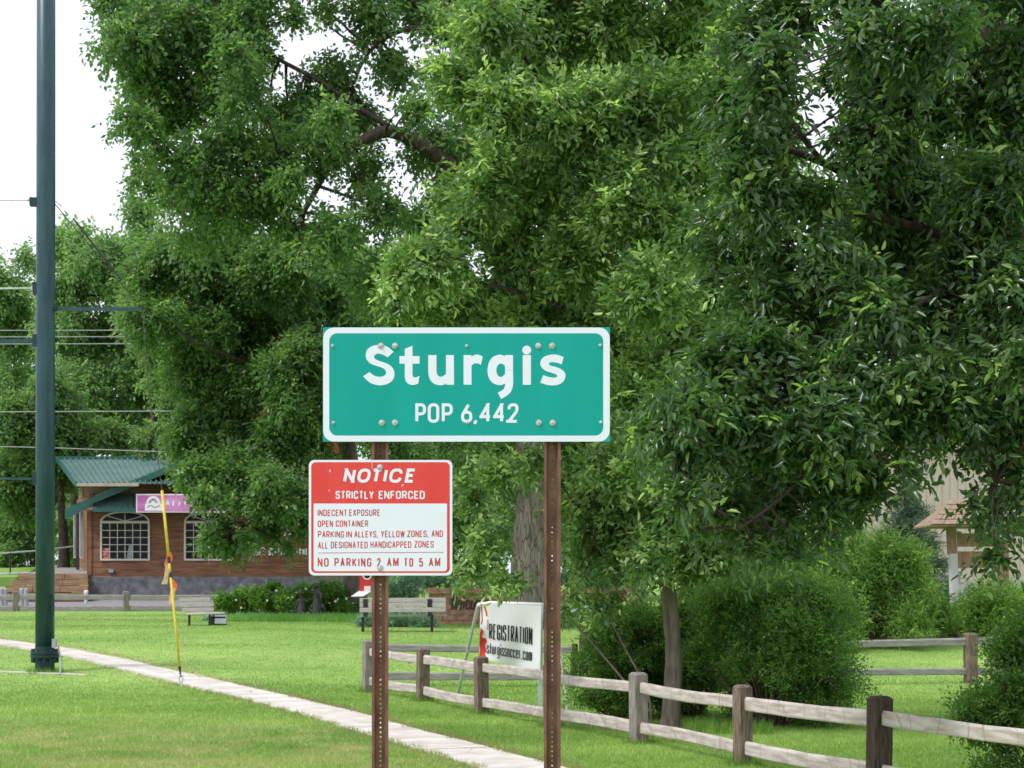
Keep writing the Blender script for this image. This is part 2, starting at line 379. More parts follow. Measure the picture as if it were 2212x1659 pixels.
# ground: one sheet to the horizon
def build_ground():
    ys = np.r_[np.arange(-40, 16, 4), np.arange(16, 46, .35), np.arange(46, 90, 1.5), np.array([95, 110, 140, 200, 300, 600, 1200, 2400])]
    xs = np.r_[np.array([-1500, -600, -250, -120, -70, -45, -32, -26, -22]), np.arange(-20, 20.1, .4), np.array([22, 26, 32, 45, 70, 120, 250, 600, 1500])]
    X, Y = np.meshgrid(xs, ys); Z = np.interp(Y, _ys, _zs2)
    v = np.c_[X.ravel(), Y.ravel(), Z.ravel()]; nx = len(xs); f = []
    for j in range(len(ys) - 1):
        for i in range(nx - 1): a = j * nx + i; f.append((a, a + 1, a + nx + 1, a + nx))
    me = bpy.data.meshes.new('lawn'); me.from_pydata(v.tolist(), [], f)
    dry, soil = lawn_attrs(X, Y)
    for nm, arr in (('dry', dry), ('soil', soil)):
        at = me.attributes.new(nm, 'FLOAT', 'POINT'); at.data.foreach_set('value', arr.ravel().astype(np.float32))
    me.polygons.foreach_set('use_smooth', [True] * len(f))
    o = link('ground', me, M_lawn); tag(o, kind='structure')
build_ground()

# sidewalk slabs
walk = bpy.data.objects.new('sidewalk', None); COL.objects.link(walk); tag(walk, kind='structure')
tan = np.gradient(path, axis=0); tan /= np.linalg.norm(tan, axis=1)[:, None]; nor = np.c_[-tan[:, 1], tan[:, 0]]
per = 5; i = 0
while i + per < len(path):
    b = MB(); seg = range(i, i + per + 1); gap = .007; n = len(seg)
    L_, R_ = [], []
    tilt = random.uniform(-.003, .003)
    for q, j in enumerate(seg):
        c = path[j].copy()
        if q == 0: c += tan[j] * gap
        if q == n - 1: c -= tan[j] * gap
        z = gz(c[1]) + .022 + tilt
        for sgn, lst in ((1, L_), (-1, R_)):
            p = c + nor[j] * PW * sgn; lst.append(Vector((p[0], p[1], z)))
    for q in range(n - 1):
        b.quad(L_[q], L_[q+1], R_[q+1], R_[q]) if True else None
    dn = Vector((0, 0, -.1))
    for q in range(n - 1):
        b.quad(L_[q] + dn, L_[q+1] + dn, L_[q+1], L_[q]); b.quad(R_[q], R_[q+1], R_[q+1] + dn, R_[q] + dn)
    b.quad(L_[0], R_[0], R_[0] + dn, L_[0] + dn); b.quad(R_[-1], L_[-1], L_[-1] + dn, R_[-1] + dn)
    b.build('slab', M_conc, walk); i += per

# grass blades
def build_grass(n, y0, y1, h, w, name, label=None):
    Y = y0 + (y1 - y0) * rng.random(n) ** 1.25; Y = np.maximum(Y + rng.normal(0, 1.3, n), y0 - (2.5 if y0 > 25 else 0)); X = (rng.random(n) - .5) * (.62 * Y + 1.5)
    d = path_dist(X, Y); edge = PW - .06 + .10 * np.sin(X * 7.3 + Y * 3.1) * np.sin(X * 2.1 - Y * 5.7) + .05 * np.sin(X * 19 + Y * 11) + .06 * rng.random(n)
    k = d > edge; X, Y = X[k], Y[k]; d = d[k]; n = len(X)
    Z = np.interp(Y, _ys, _zs2)
    dry, soil = lawn_attrs(X, Y)
    hh = h * (.5 + .9 * rng.random(n)) * (1 + .5 * np.exp(-((d - PW) / .12) ** 2)); a = rng.random(n) * np.pi * 2
    cx, cy = np.cos(a) * w / 2, np.sin(a) * w / 2; lx, ly = rng.normal(0, .45, n) * hh, rng.normal(0, .45, n) * hh
    V = np.empty((n, 3, 3), np.float32)
    V[:, 0] = np.c_[X - cx, Y - cy, Z]; V[:, 1] = np.c_[X + cx, Y + cy, Z]; V[:, 2] = np.c_[X + lx, Y + ly, Z + hh]
    me = raw_mesh(name, V.reshape(-1, 3), np.arange(n * 3, dtype=np.int32), 3)
    for nm, arr in (('dry', dry), ('soil', soil), ('rnd', rng.random(n))):
        at = me.attributes.new(nm, 'FLOAT', 'POINT'); at.data.foreach_set('value', np.repeat(arr, 3).astype(np.float32))
    return tag(link(name, me, M_blade), label, 'grass', kind='stuff')
def raw_mesh(name, V, idx, k):
    me = bpy.data.meshes.new(name); nf = len(idx) // k
    me.vertices.add(len(V)); me.vertices.foreach_set('co', V.astype(np.float32).ravel())
    me.loops.add(len(idx)); me.loops.foreach_set('vertex_index', idx.astype(np.int32))
    me.polygons.add(nf); me.polygons.foreach_set('loop_start', np.arange(nf, dtype=np.int32) * k)
    me.update(calc_edges=True); return me
build_grass(330000, 18.5, 33, .045, .010, 'grass', 'short mown grass on the lawn either side of the sidewalk')
build_grass(260000, 31, 62, .020, .018, 'grass', 'bright mown grass on the rise in front of the benches')

# ------------------------------------------------------------------ foliage
def foliage(name, blobs, total, L, Wd, mt, parent, m=9, slen=.5, droop=.5, upw=0, sub=7, subr=.42, seed=1, ridge=.2, wide=False, kind=None, flat=.6, inner=.35, out=.8, fresh=.08):
    r = np.random.default_rng(seed); C = []; Rr = []
    for (c, rad) in blobs:
        c = np.array(c); rad = np.array(rad) * np.ones(3)
        for _ in range(sub):
            d = r.normal(size=3); d /= np.linalg.norm(d); q = r.random() ** .45 * .72
            C.append(c + d * q * rad); Rr.append(rad * subr * r.uniform(.7, 1.25))
    C = np.array(C); Rr = np.array(Rr)
    wgt = (Rr ** 2).sum(1); wgt /= wgt.sum()
    ns = int(total / m); bi = r.choice(len(C), ns, p=wgt)
    d = r.normal(size=(ns, 3)); d /= np.linalg.norm(d, axis=1)[:, None]
    q = inner + (1 - inner) * r.random(ns) ** .6
    P = C[bi] + d * q[:, None] * Rr[bi]
    ax = d * out + r.normal(size=(ns, 3)) * .42; ax[:, 2] += upw - droop; ax /= np.linalg.norm(ax, axis=1)[:, None]
    up = r.normal(size=(ns, 3)) * flat + np.array([0, 0, 1.0]); side = np.cross(ax, up); side /= np.linalg.norm(side, axis=1)[:, None]
    nn = np.cross(side, ax)
    srnd = r.random(ns) * .55; srnd[r.random(ns) < fresh] += .5
    j = np.tile(np.arange(m), ns); si = np.repeat(np.arange(ns), m); N = ns * m
    t = (j + .5) / m; sg = np.where(j % 2 == 0, 1, -1).astype(float); sg[j == m - 1] = 0
    sl = slen * r.uniform(.6, 1.3, ns)[si]
    p = P[si] + ax[si] * (sl * (t - .35))[:, None]; p[:, 2] -= droop * .35 * sl * t * t
    p += r.normal(size=(N, 3)) * L * .15
    ld = ax[si] * .6 + side[si] * (sg * .85)[:, None] + r.normal(size=(N, 3)) * .3; ld[:, 2] -= droop * .5; ld /= np.linalg.norm(ld, axis=1)[:, None]
    ln = nn[si] + r.normal(size=(N, 3)) * .45; sdv = np.cross(ld, ln); sdv /= np.linalg.norm(sdv, axis=1)[:, None]; ln = np.cross(sdv, ld)
    sz = (L * r.uniform(.45, 1.35, N))[:, None]; w = (Wd * r.uniform(.7, 1.2, N))[:, None] / 2; fo = ln * w * ridge * 2
    tip = p + ld * sz - ln * sz * .12
    if wide:
        V = np.stack([p, p + ld * sz * .28 + sdv * w * .9 + fo, p + ld * sz * .6 + sdv * w * .75 + fo * .7, tip, p + ld * sz * .6 - sdv * w * .75 + fo * .7, p + ld * sz * .28 - sdv * w * .9 + fo], 1)
        mid = [0, 1, 2, 0, 2, 3, 0, 3, 4, 0, 4, 5]; nv = 6
    else:
        V = np.stack([p, p + ld * sz * .42 + sdv * w + fo, tip, p + ld * sz * .42 - sdv * w + fo], 1); mid = [0, 1, 2, 0, 2, 3]; nv = 4
    idx = (np.arange(N)[:, None] * nv + np.array(mid)[None, :]).ravel()
    me = raw_mesh(name, V.reshape(-1, 3), idx, 3)
    rn = np.clip(srnd[si] + r.random(N) * .35, 0, 1)
    at = me.attributes.new('rnd', 'FLOAT', 'POINT'); at.data.foreach_set('value', np.repeat(rn, nv).astype(np.float32))
    o = link(name, me, mt, parent)
    if kind: tag(o, kind=kind)
    return o, C, Rr
def circ(lst, Y, jy=2.0, depth=1.0, seed=3):
    """crown masses: (u, v, r) or (u, v, r, Y) in photo pixels to world spheres at depth Y"""
    rr = random.Random(seed); o = []
    for c in lst:
        y = (c[3] if len(c) > 3 else Y) + rr.uniform(-jy, jy); rad = c[2] / K(y)
        o.append((tuple(W(c[0], c[1], y)), (rad, rad * depth, rad)))
    return o
def curve(pts, n=5, jit=0.0):
    P = [Vector(p) for p in pts]; o = []
    for i in range(len(P) - 1):
        a = P[max(i-1, 0)]; b = P[i]; c = P[i+1]; d = P[min(i+2, len(P)-1)]
        for k in range(n):
            t = k / n; q = .5 * ((2*b) + (c-a)*t + (2*a-5*b+4*c-d)*t*t + (3*b-a-3*c+d)*t*t*t)
            if jit: q = q + Vector([random.uniform(-jit, jit) for _ in range(3)])
            o.append(q)
    o.append(P[-1]); return o
def limb(parent, pts, r0, r1, m, name='branch', seg=8, n=5, jit=0, power=1.0):
    c = curve(pts, n, jit); L = len(c); rad = [r0 + (r1 - r0) * (i / (L - 1)) ** power for i in range(L)]
    return MB().tube(c, rad, seg, True, .04 if r0 > .05 else 0).build(name, m, parent, smooth=True)
def twigs(parent, root_pts, C, cnt, r0, m, seed=5, name='twig', limit=2.6):
    """thin branches from the limbs out to the leaf clusters, one mesh"""
    rr = random.Random(seed); b = MB(); idx = list(range(len(C))); rr.shuffle(idx)
    rp = [Vector(p) for p in root_pts]
    for i in idx[:cnt]:
        c = Vector(C[i]); a = min(rp, key=lambda q: (q - c).length)
        if (a - c).length > limit: continue
        mid = (a + c) / 2 + Vector((rr.uniform(-.2, .2), rr.uniform(-.2, .2), rr.uniform(-.1, .2))) * (c - a).length * .4
        b.tube(curve([a, mid, c + (c - mid) * .15], 4), [r0 * (1 - .85 * k / 8) for k in range(9)], 4, False)
    o = b.build(name, m, parent, smooth=True); o['kind'] = 'stuff'; return o

# ------------------------------------------------------------------ tree C: big cottonwood behind the sign (trunk seen right of the notice)
tC = thing('cottonwood_tree', 'big rough-barked cottonwood standing behind the brick welcome wall', 'tree', GY(1145, 45.5))
yC = 45.5
trunkC = [GY(1140, yC) + Vector((0, 0, -.1)), W(1143, 1200, yC), W(1150, 1050, yC), W(1140, 860, yC), W(1110, 640, yC), W(1080, 420, yC)]
limb(tC, trunkC, .52, .30, M_bark, 'trunk', 16, 6)
lc1 = [W(1110, 640, yC), W(1010, 400, 45), W(870, 292, 44.5), W(790, 300, 44.2), W(708, 362, 44), W(629, 380, 44), W(520, 400, 44), W(400, 380, 44)]
lc2 = [W(870, 292, 44.5), W(770, 230, 44.5), W(690, 175, 44.5), W(618, 137, 44.6), W(545, 95, 44.7), W(475, 54, 45), W(330, 20, 45)]
lc3 = [W(708, 362, 44), W(672, 430, 43.8), W(655, 470, 43.6), W(640, 560, 43.4)]
lc4 = [W(1080, 420, yC), W(1050, 200, 45.5), W(960, 60, 45.5), W(900, 10, 45.5), W(820, -60, 45.5)]
lc5 = [W(1080, 420, yC), W(1200, 200, 46), W(1300, 0, 46.5), W(1400, -200, 47)]
lc6 = [W(960, 60, 45.5), W(870, 65, 45), W(800, 110, 45), W(760, 190, 45)]
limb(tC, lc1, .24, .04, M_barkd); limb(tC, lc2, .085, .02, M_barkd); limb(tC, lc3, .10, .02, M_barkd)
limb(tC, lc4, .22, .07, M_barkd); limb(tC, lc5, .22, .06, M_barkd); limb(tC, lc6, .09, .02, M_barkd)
up_left = [(290, 55, 105), (420, 70, 120), (540, 60, 90), (330, 160, 105), (450, 190, 120), (540, 200, 60), (300, 265, 55), (370, 275, 75), (400, 350, 80),
           (500, 330, 95), (620, 260, 80), (600, 340, 80), (330, 400, 60), (430, 450, 110), (540, 440, 90), (700, 300, 80), (720, 170, 60), (770, 250, 55),
           (800, 40, 75), (920, 30, 90), (850, 160, 55), (900, 230, 50), (930, 330, 80), (780, 350, 70), (820, 470, 70), (730, 520, 90), (650, 500, 50),
           (840, 590, 90), (700, 20, 35), (640, 30, 30), (480, -30, 120), (330, -40, 100), (650, -80, 90), (850, -70, 100), (240, -10, 60), (560, 130, 45, 43.5), (660, 200, 45, 43.3), (500, 110, 50, 43.5), (720, 240, 40, 43.3), (620, 400, 45, 43)]
mid_c = [(1000, 150, 110), (1010, 330, 110), (940, 470, 90), (1000, 680, 120), (860, 680, 60), (1150, 700, 130), (1300, 800, 120), (1060, 820, 110), (900, 850, 110), (1200, 950, 110), (1400, 860, 100),
         (1050, 1020, 75), (990, 1100, 60), (1500, 750, 110), (1200, 100, 120), (1400, 200, 120), (1350, 450, 120), (1200, 350, 120), (1550, 500, 120), (1600, 900, 110), (1250, 1080, 90), (1330, 1000, 80)]
bC = circ(up_left, 44.5, 2.2, 1.3) + circ(mid_c, 46.5, 2.0, 1.3, 5)
_, CC, _r = foliage('crown', bC, 190000, .17, .095, M_cott, tC, m=8, slen=.7, droop=.3, sub=8, seed=21, fresh=.10)
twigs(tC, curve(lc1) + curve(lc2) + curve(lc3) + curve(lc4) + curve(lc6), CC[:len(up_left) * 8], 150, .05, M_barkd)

# ------------------------------------------------------------------ tree A: tree in front of the timber building
tA = thing('elm_tree', 'full leafy tree with low boughs hanging in front of the timber restaurant', 'tree', GY(768, 57))
yA = 57
limb(tA, [GY(768, yA) + Vector((0, 0, -.1)), W(766, 1240, yA), W(762, 1100, yA), W(745, 930, yA), W(705, 790, yA), W(672, 690, yA), W(650, 560, yA)], .42, .16, M_barkg, 'trunk', 14, 5)
la = [[W(762, 1100, yA), W(700, 1040, 56), W(620, 1010, 54), W(520, 1040, 52.5), W(450, 1100, 52)], [W(745, 930, yA), W(640, 840, 56), W(520, 780, 54), W(420, 740, 53)],
      [W(705, 790, yA), W(600, 700, 56), W(480, 620, 55), W(400, 560, 55)], [W(762, 1100, yA), W(660, 1100, 55), W(560, 1120, 53), W(500, 1150, 52)]]
for q in la: limb(tA, q, .16, .03, M_barkd)
lowA = [(350, 580, 85), (460, 560, 105), (590, 590, 110), (700, 620, 90), (330, 690, 75), (440, 700, 110), (570, 720, 115), (680, 760, 90), (395, 820, 90), (500, 840, 115),
        (620, 850, 110), (400, 930, 70), (500, 950, 100), (620, 960, 100), (690, 900, 60), (405, 1020, 52, 53), (490, 1030, 62, 53), (590, 1045, 66, 53), (680, 1050, 62, 53), (585, 1135, 42, 52.5), (650, 1130, 40, 53),
        (480, 1150, 38, 52), (452, 1160, 28, 52), (500, 1180, 26, 52), (535, 1165, 26, 52.5), (620, 1185, 16, 52.5), (790, 720, 80), (790, 860, 90), (860, 960, 60), (440, 1072, 24, 52), (500, 1080, 28, 52), (560, 1085, 30, 52), (618, 1092, 34, 52), (520, 1060, 40, 52), (300, 600, 45)]
bA = circ(lowA, 55, 1.6, 1.3, 9)
_, CA, _r = foliage('crown', bA, 150000, .17, .10, M_cott, tA, m=8, slen=.65, droop=.3, sub=8, seed=22, fresh=.10)
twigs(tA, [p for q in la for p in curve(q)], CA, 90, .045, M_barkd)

# ------------------------------------------------------------------ far trees on the left and behind the roofs
def far_tree(label, base_u, Y, blobs, n, seed, trunk_r=.3, leaf=.28, m=M_far, name='shade_tree', top=None):
    t = thing(name, label, 'tree', GY(base_u, Y), 0, 'trees beyond the restaurant')
    tp = top or blobs[0]
    limb(t, [GY(base_u, Y) + Vector((0, 0, -.1)), W(base_u + 3, (HZ + tp[1]) / 2 + 60, Y), W(tp[0], tp[1], Y)], trunk_r, .08, M_barkd, 'trunk', 10, 5)
    b = circ(blobs, Y, 2.5, 1.2, seed); _, C, _ = foliage('crown', b, n, leaf, leaf * .55, m, t, m=7, slen=leaf * 4, droop=.35, sub=8, seed=seed, fresh=.15)
    twigs(t, curve([GY(base_u, Y), W(base_u + 3, (HZ + tp[1]) / 2 + 60, Y), W(tp[0], tp[1], Y)], 8)[6:], C, 30, .07, M_barkd, seed)
    return t
def wood():
    b = []
    rr = random.Random(4)
    for i in range(70):
        u = -500 + i * 47; Y = rr.uniform(125, 150); b.append((tuple(W(u, rr.uniform(1000, 1180), Y)), (4.5, 4, rr.uniform(3.5, 5))))
    foliage('woodland', b, 60000, .8, .5, M_far, None, m=6, slen=2.2, droop=.2, sub=6, seed=99, kind='stuff')[0]['label'] = 'distant wood closing the view behind the park'
wood()
far_tree('pale green tree at the left edge of the photo, cut by the frame', -20, 96, [(20, 640, 75), (-40, 600, 90), (40, 720, 80), (-60, 760, 120), (30, 830, 80), (60, 560, 35), (40, 930, 70)], 30000, 31)
far_tree('tall light green tree rising just right of the green pole', 160, 92, [(190, 560, 80), (250, 530, 45), (150, 620, 60), (240, 620, 80), (170, 720, 90), (260, 730, 80), (200, 820, 90), (230, 900, 80), (150, 900, 70), (290, 640, 60), (300, 840, 70), (330, 940, 70), (140, 520, 38)], 60000, 32)
far_tree('leafy tree behind the near end of the green roof', 330, 88, [(320, 540, 60), (310, 470, 50), (300, 600, 70), (350, 700, 100), (380, 820, 100), (330, 620, 60), (400, 930, 80)], 32000, 33)
far_tree('dark tree with a thick trunk left of the restaurant porch', 135, 77.5, [(90, 980, 90), (180, 950, 60), (30, 1010, 80), (60, 1080, 55), (130, 1020, 50), (20, 900, 60), (250, 940, 50), (100, 860, 70), (330, 950, 45)], 42000, 34, .42, .24, M_cott, top=(125, 980, 1))
far_tree('broad tree behind the restaurant, mostly hidden by the nearer boughs', 640, 95, [(520, 700, 110), (640, 640, 120), (760, 600, 110), (700, 780, 120), (560, 830, 110), (820, 760, 110), (900, 640, 110), (820, 900, 100), (450, 880, 80), (960, 520, 100)], 45000, 35, .35, .32)
far_tree('deep green tree filling the gap right of the notice sign', 1010, 66, [(1000, 1120, 90), (1060, 950, 75), (980, 950, 75), (900, 970, 60), (1140, 960, 70), (920, 1160, 70), (1060, 1180, 70), (880, 1230, 40), (1000, 1230, 50), (960, 1020, 90), (1120, 1100, 80), (880, 1060, 80)], 30000, 36, .25, .2, M_cott)
far_tree('tall dense tree behind the young ash, seen through its leaves', 1350, 70, [(1350, 700, 140), (1250, 560, 140), (1500, 600, 150), (1650, 700, 150), (1400, 900, 130), (1550, 900, 130), (1300, 1080, 110), (1500, 1080, 100), (1400, 350, 150), (1650, 400, 150), (1850, 500, 150), (1850, 760, 140), (2050, 700, 150), (2050, 450, 150), (1250, 200, 140), (1600, 150, 130), (2200, 600, 140), (1680, 1000, 100), (1550, 1180, 60), (1250, 1180, 60)], 60000, 37, .4, .36)
far_tree('tree crown at the right edge behind the big ash', 2150, 74, [(2150, 250, 150), (1950, 200, 120), (2250, 450, 150), (2180, 820, 120), (1960, 880, 90), (2060, 60, 130), (2250, 60, 150)], 26000, 38, .4, .36)
# low bushes far left
def bush(name, label, blobs, Y, n, leaf, mtl, seed, cat='bush', jy=.5, asp=.55, **kw):
    us = [b[0] for b in blobs]; yb = Y
    t = thing(name, label, cat, GY(sum(us) / len(us), yb))
    b = circ(blobs, Y, jy, 1.0, seed); args = dict(m=8, slen=leaf * 4, droop=.1, sub=7, seed=seed, fresh=.12, subr=.45); args.update(kw)
    o, C, _ = foliage('foliage', b, n, leaf, leaf * asp, mtl, t, **args)
    tb = MB(); g = GY(sum(us) / len(us), yb)
    for i in range(0, len(C), 3):
        c = Vector(C[i]); tb.tube([Vector((g.x + (c.x - g.x) * .35, g.y + (c.y - g.y) * .35, g.z - .05)), (g + c) / 2 + Vector(((c.x-g.x) * .2, 0, 0)), c], [.02, .014, .005], 4, False)
    s_ = tb.build('stem', M_twig, t); s_['kind'] = 'stuff'
    return t
bush('overgrown_bush', 'bright bushy undergrowth behind the railing at the far left', [(10, 1130, 45), (50, 1170, 45), (20, 1200, 40), (90, 1190, 35), (-20, 1160, 40), (60, 1110, 35), (170, 1140, 30), (150, 1190, 25)], 82, 26000, .16, M_far, 41, inner=.2)

# ------------------------------------------------------------------ tree D: young ash inside the fence
tD = thing('ash_tree', 'ash tree with slim grey trunk standing among the rounded hedge shrubs', 'tree', G(1448, 1572))
yD = G(1448, 1572).y
trunkD = [G(1446, 1572) + Vector((0, 0, -.1)), W(1450, 1530, yD), W(1455, 1430, yD), W(1449, 1330, yD), W(1436, 1240, yD), W(1418, 1150, yD), W(1402, 1060, yD), W(1400, 900, yD), W(1390, 700, yD), W(1360, 480, yD), W(1330, 250, yD)]
_c = curve(trunkD, 4); _rd = [.20, .17, .155, .142] + [.138 - .09 * max(0, i) / (len(_c) - 4) for i in range(len(_c) - 4)]
MB().tube(_c, _rd, 14, True, .05).build('trunk', M_barkg, tD, smooth=True)
ldD = [[W(1400, 900, yD), W(1300, 720, yD - .5), W(1150, 640, yD - 1), W(980, 600, yD - 1.5)], [W(1390, 700, yD), W(1250, 520, yD - .8), W(1120, 420, yD - 1.2), W(1020, 380, yD - 1.5)],
       [W(1360, 480, yD), W(1250, 300, yD - .5), W(1150, 150, yD - 1), W(1080, 50, yD - 1)], [W(1400, 900, yD), W(1480, 760, yD), W(1540, 640, yD - .5)], [W(1402, 1060, yD), W(1500, 1020, yD - .5), W(1600, 1060, yD - .8)],
       [W(1418, 1150, yD), W(1330, 1100, yD - .6), W(1240, 1090, yD - 1)], [W(1360, 480, yD), W(1450, 300, yD), W(1500, 100, yD)]]
for q in ldD: limb(tD, q, .07, .015, M_barkd, seg=7)
hiD = [(1060, 60, 95), (1180, 60, 120), (1320, 40, 130), (1450, 90, 130), (1000, 180, 60), (1090, 220, 100), (1230, 230, 120), (1370, 260, 130), (1480, 320, 110), (1050, 370, 90),
       (1170, 390, 110), (1310, 420, 120), (1440, 480, 110), (1010, 480, 60), (1120, 530, 100), (1250, 570, 110), (1380, 620, 110), (960, 590, 80), (880, 600, 50), (1040, 640, 90), (1160, 680, 90), (940, 660, 55), (1300, 700, 80), (1480, 700, 90), (1000, 5, 60), (850, 640, 38), (905, 560, 48), (960, 510, 55), (870, 585, 40), (980, 430, 45), (1150, -60, 110), (1350, -90, 130), (1500, -60, 120),
       (1420, 800, 80), (1350, 860, 60), (1560, 200, 80), (1590, 380, 80), (1560, 580, 80), (1520, 650, 70), (1640, 260, 50)]
loD = [(1310, 1000, 75), (1260, 1080, 65), (1340, 1110, 85), (1440, 1120, 95), (1530, 1140, 85), (1400, 1200, 70), (1320, 1210, 55), (1500, 1220, 60), (1580, 1180, 60), (1250, 1170, 45),
       (1150, 1000, 38), (1070, 1020, 44), (1020, 1070, 40), (1040, 1180, 36), (1075, 1240, 26), (1015, 1225, 30), (1110, 1272, 20), (1240, 1290, 22), (1290, 1300, 22), (1590, 1060, 70), (1250, 1240, 25)]
bD = circ(hiD, yD - 1.2, 1.3, 1.3, 13) + circ(loD, yD - .6, .9, 1.3, 14)
_, CD, _r = foliage('crown', bD, 140000, .125, .058, M_ash, tD, m=9, slen=.48, droop=.12, sub=8, seed=23, fresh=.26, wide=True)
twigs(tD, [p for q in ldD for p in curve(q)], CD, 130, .018, M_barkd, limit=1.1)

# ------------------------------------------------------------------ tree E: near ash on the right
tE = thing('ash_tree', 'large dark green ash whose boughs hang in from the right edge', 'tree', (6.0, 18.5, 0))
yE = 18.5
tr = [Vector((6.05, yE, -.1)), W(2290, 1200, yE), W(2262, 900, yE), W(2228, 640, yE), W(2208, 450, yE), W(2180, 250, yE), W(2146, 80, yE), W(2135, -120, yE)]
limb(tE, tr, .26, .12, M_barkd, 'trunk', 14, 5)
ldE = [[W(2228, 640, yE), W(2100, 540, 18), W(1990, 493, 17.8), W(1850, 462, 17.5), W(1740, 480, 17.2)], [W(2208, 450, yE), W(2040, 440, 18), W(1900, 410, 17.8), W(1777, 351, 17.5), W(1653, 306, 17.2), W(1560, 270, 17)],
       [W(2262, 900, yE), W(2050, 830, 17.5), W(1850, 860, 16.5), W(1650, 900, 16), W(1480, 960, 15.8)], [W(2262, 900, yE), W(2200, 930, 17), W(2150, 1040, 16)],
       [W(1850, 860, 16.5), W(1780, 980, 16), W(1680, 1080, 15.8), W(1600, 1140, 15.6)], [W(2180, 250, yE), W(2080, 120, 18), W(2000, -20, 17.6)], [W(2146, 80, yE), W(2200, -50, 18.5)],
       [W(2208, 450, yE), W(2110, 560, 17.5), W(1980, 660, 17), W(1850, 700, 16.6)], [W(1777, 351, 17.5), W(1700, 250, 17.3), W(1640, 120, 17)]]
for q, rr_ in zip(ldE, (.08, .085, .075, .05, .03, .06, .06, .05, .035)): limb(tE, q, rr_, .012, M_barkd, seg=8)
hiE = [(1620, 60, 100), (1680, 150, 80), (1600, 200, 90), (1880, 60, 75), (1900, 170, 90), (2010, 70, 100), (2040, 230, 110), (2190, 120, 90), (2160, 280, 100), (1680, 300, 80), (1600, 330, 90), (1900, 310, 95), (2000, 380, 100),
       (2140, 420, 100), (1640, 430, 90), (1760, 430, 75), (1880, 470, 90), (1560, 520, 70), (1680, 540, 90), (1800, 570, 95), (1950, 560, 100), (2080, 560, 100), (2190, 560, 90), (1620, 640, 80), (1740, 670, 85), (1870, 680, 90), (2000, 690, 95),
       (2140, 700, 100), (1800, 160, 35), (1720, 20, 45), (1820, -20, 50), (2080, -80, 110), (1900, -80, 110), (1700, -90, 110), (2230, -30, 110), (2260, 350, 110), (2270, 620, 110)]
midE = [(1560, 780, 70), (1650, 780, 85), (1770, 800, 95), (1890, 810, 95), (2020, 820, 100), (2150, 830, 100), (1440, 900, 60), (1400, 880, 35), (1500, 880, 70), (1590, 900, 85), (1700, 920, 95), (1820, 930, 90), (1950, 905, 65), (2070, 905, 65), (2180, 920, 75),
        (1420, 960, 50), (1510, 990, 75), (1630, 1020, 85), (1750, 1030, 80), (1860, 1030, 70), (1480, 1080, 45), (1580, 1100, 60), (1690, 1110, 65), (1790, 1110, 50), (1500, 1150, 28), (1620, 1170, 40), (1700, 1180, 35), (1830, 1090, 30),
        (2010, 955, 28), (2110, 975, 30), (2190, 1000, 40), (2190, 1070, 42), (2145, 1100, 26), (2185, 1150, 28), (2125, 1105, 28), (2105, 1085, 18), (2150, 1205, 22), (1900, 1030, 30), (1960, 1005, 28), (2150, 1165, 18), (2240, 1050, 50), (2250, 900, 100), (2260, 760, 100)]
bE = circ(hiE, 17.4, 1.2, 1.3, 15) + circ(midE, 16.2, .9, 1.2, 16)
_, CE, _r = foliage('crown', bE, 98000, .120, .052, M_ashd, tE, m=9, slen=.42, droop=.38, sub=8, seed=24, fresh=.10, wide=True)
twigs(tE, [p for q in ldE for p in curve(q)], CE, 150, .016, M_barkd)

# ------------------------------------------------------------------ shrubs by the fence
def shrub_dense(name, label, cu, vb, wu, hv, n, leaf, m, seed, dY=0, cat='shrub'):
    """rounded shrub whose base is at photo row vb"""
    g = G(cu, vb); Y = g.y + dY; k = K(Y); t = thing(name, label, cat, GY(cu, Y)); bl = []
    rr = random.Random(seed); w, h = wu / k / 2, hv / k; c0 = GY(cu, Y)
    for i in range(38):
        a = rr.uniform(0, 2 * math.pi); q = math.sqrt(rr.random()) * .84; z = rr.uniform(.08, .90); sh = math.sqrt(max(.15, 1 - (max(z - .35, 0) / .66) ** 2)) * (.8 + .2 * min(1, z / .25))
        r_ = .30 * min(w, h * .6) + .05
        if i % 5 == 0: q *= 1.10; r_ *= .6; z *= 1.06
        bl.append(((c0.x + math.cos(a) * q * w * sh, c0.y + math.sin(a) * q * w * .8 * sh, c0.z + z * h * .92), (r_ * 1.25, r_ * 1.25, r_ * 1.1)))
    o, C, _ = foliage('foliage', bl, n, leaf, leaf * .55, m, t, m=7, slen=leaf * 4.5, droop=-.1, sub=6, seed=seed, subr=.5, fresh=.10, inner=.2)
    tb = MB()
    for i in range(0, len(C), 4):
        c = Vector(C[i]); tb.tube([c0 + Vector(((c.x-c0.x) * .15, (c.y-c0.y) * .15, -.05)), (c0 + c) / 2 + Vector(((c.x-c0.x) * .1, 0, 0)), c], [.022, .014, .004], 4, False)
    s_ = tb.build('stem', M_twig, t); s_['kind'] = 'stuff'
    return t
shrub_dense('hedge_shrub', 'big rounded dark green shrub right of the ash trunk behind the rail fence', 1668, 1578, 425, 335, 110000, .052, M_hedge, 51, dY=.9)
shrub_dense('hedge_shrub', 'smaller looser shrub left of the ash trunk behind the rail fence', 1345, 1558, 225, 280, 46000, .055, M_hedge, 52, dY=.6)
shrub_dense('hedge_shrub', 'low shrub filling in just behind the ash trunk', 1490, 1562, 250, 320, 52000, .052, M_hedge, 53, dY=1.3)
shrub_dense('hedge_shrub', 'leafy shrub at the right edge overlapping the rail fence', 2262, 1700, 330, 455, 70000, .055, M_hedge, 54, dY=0)

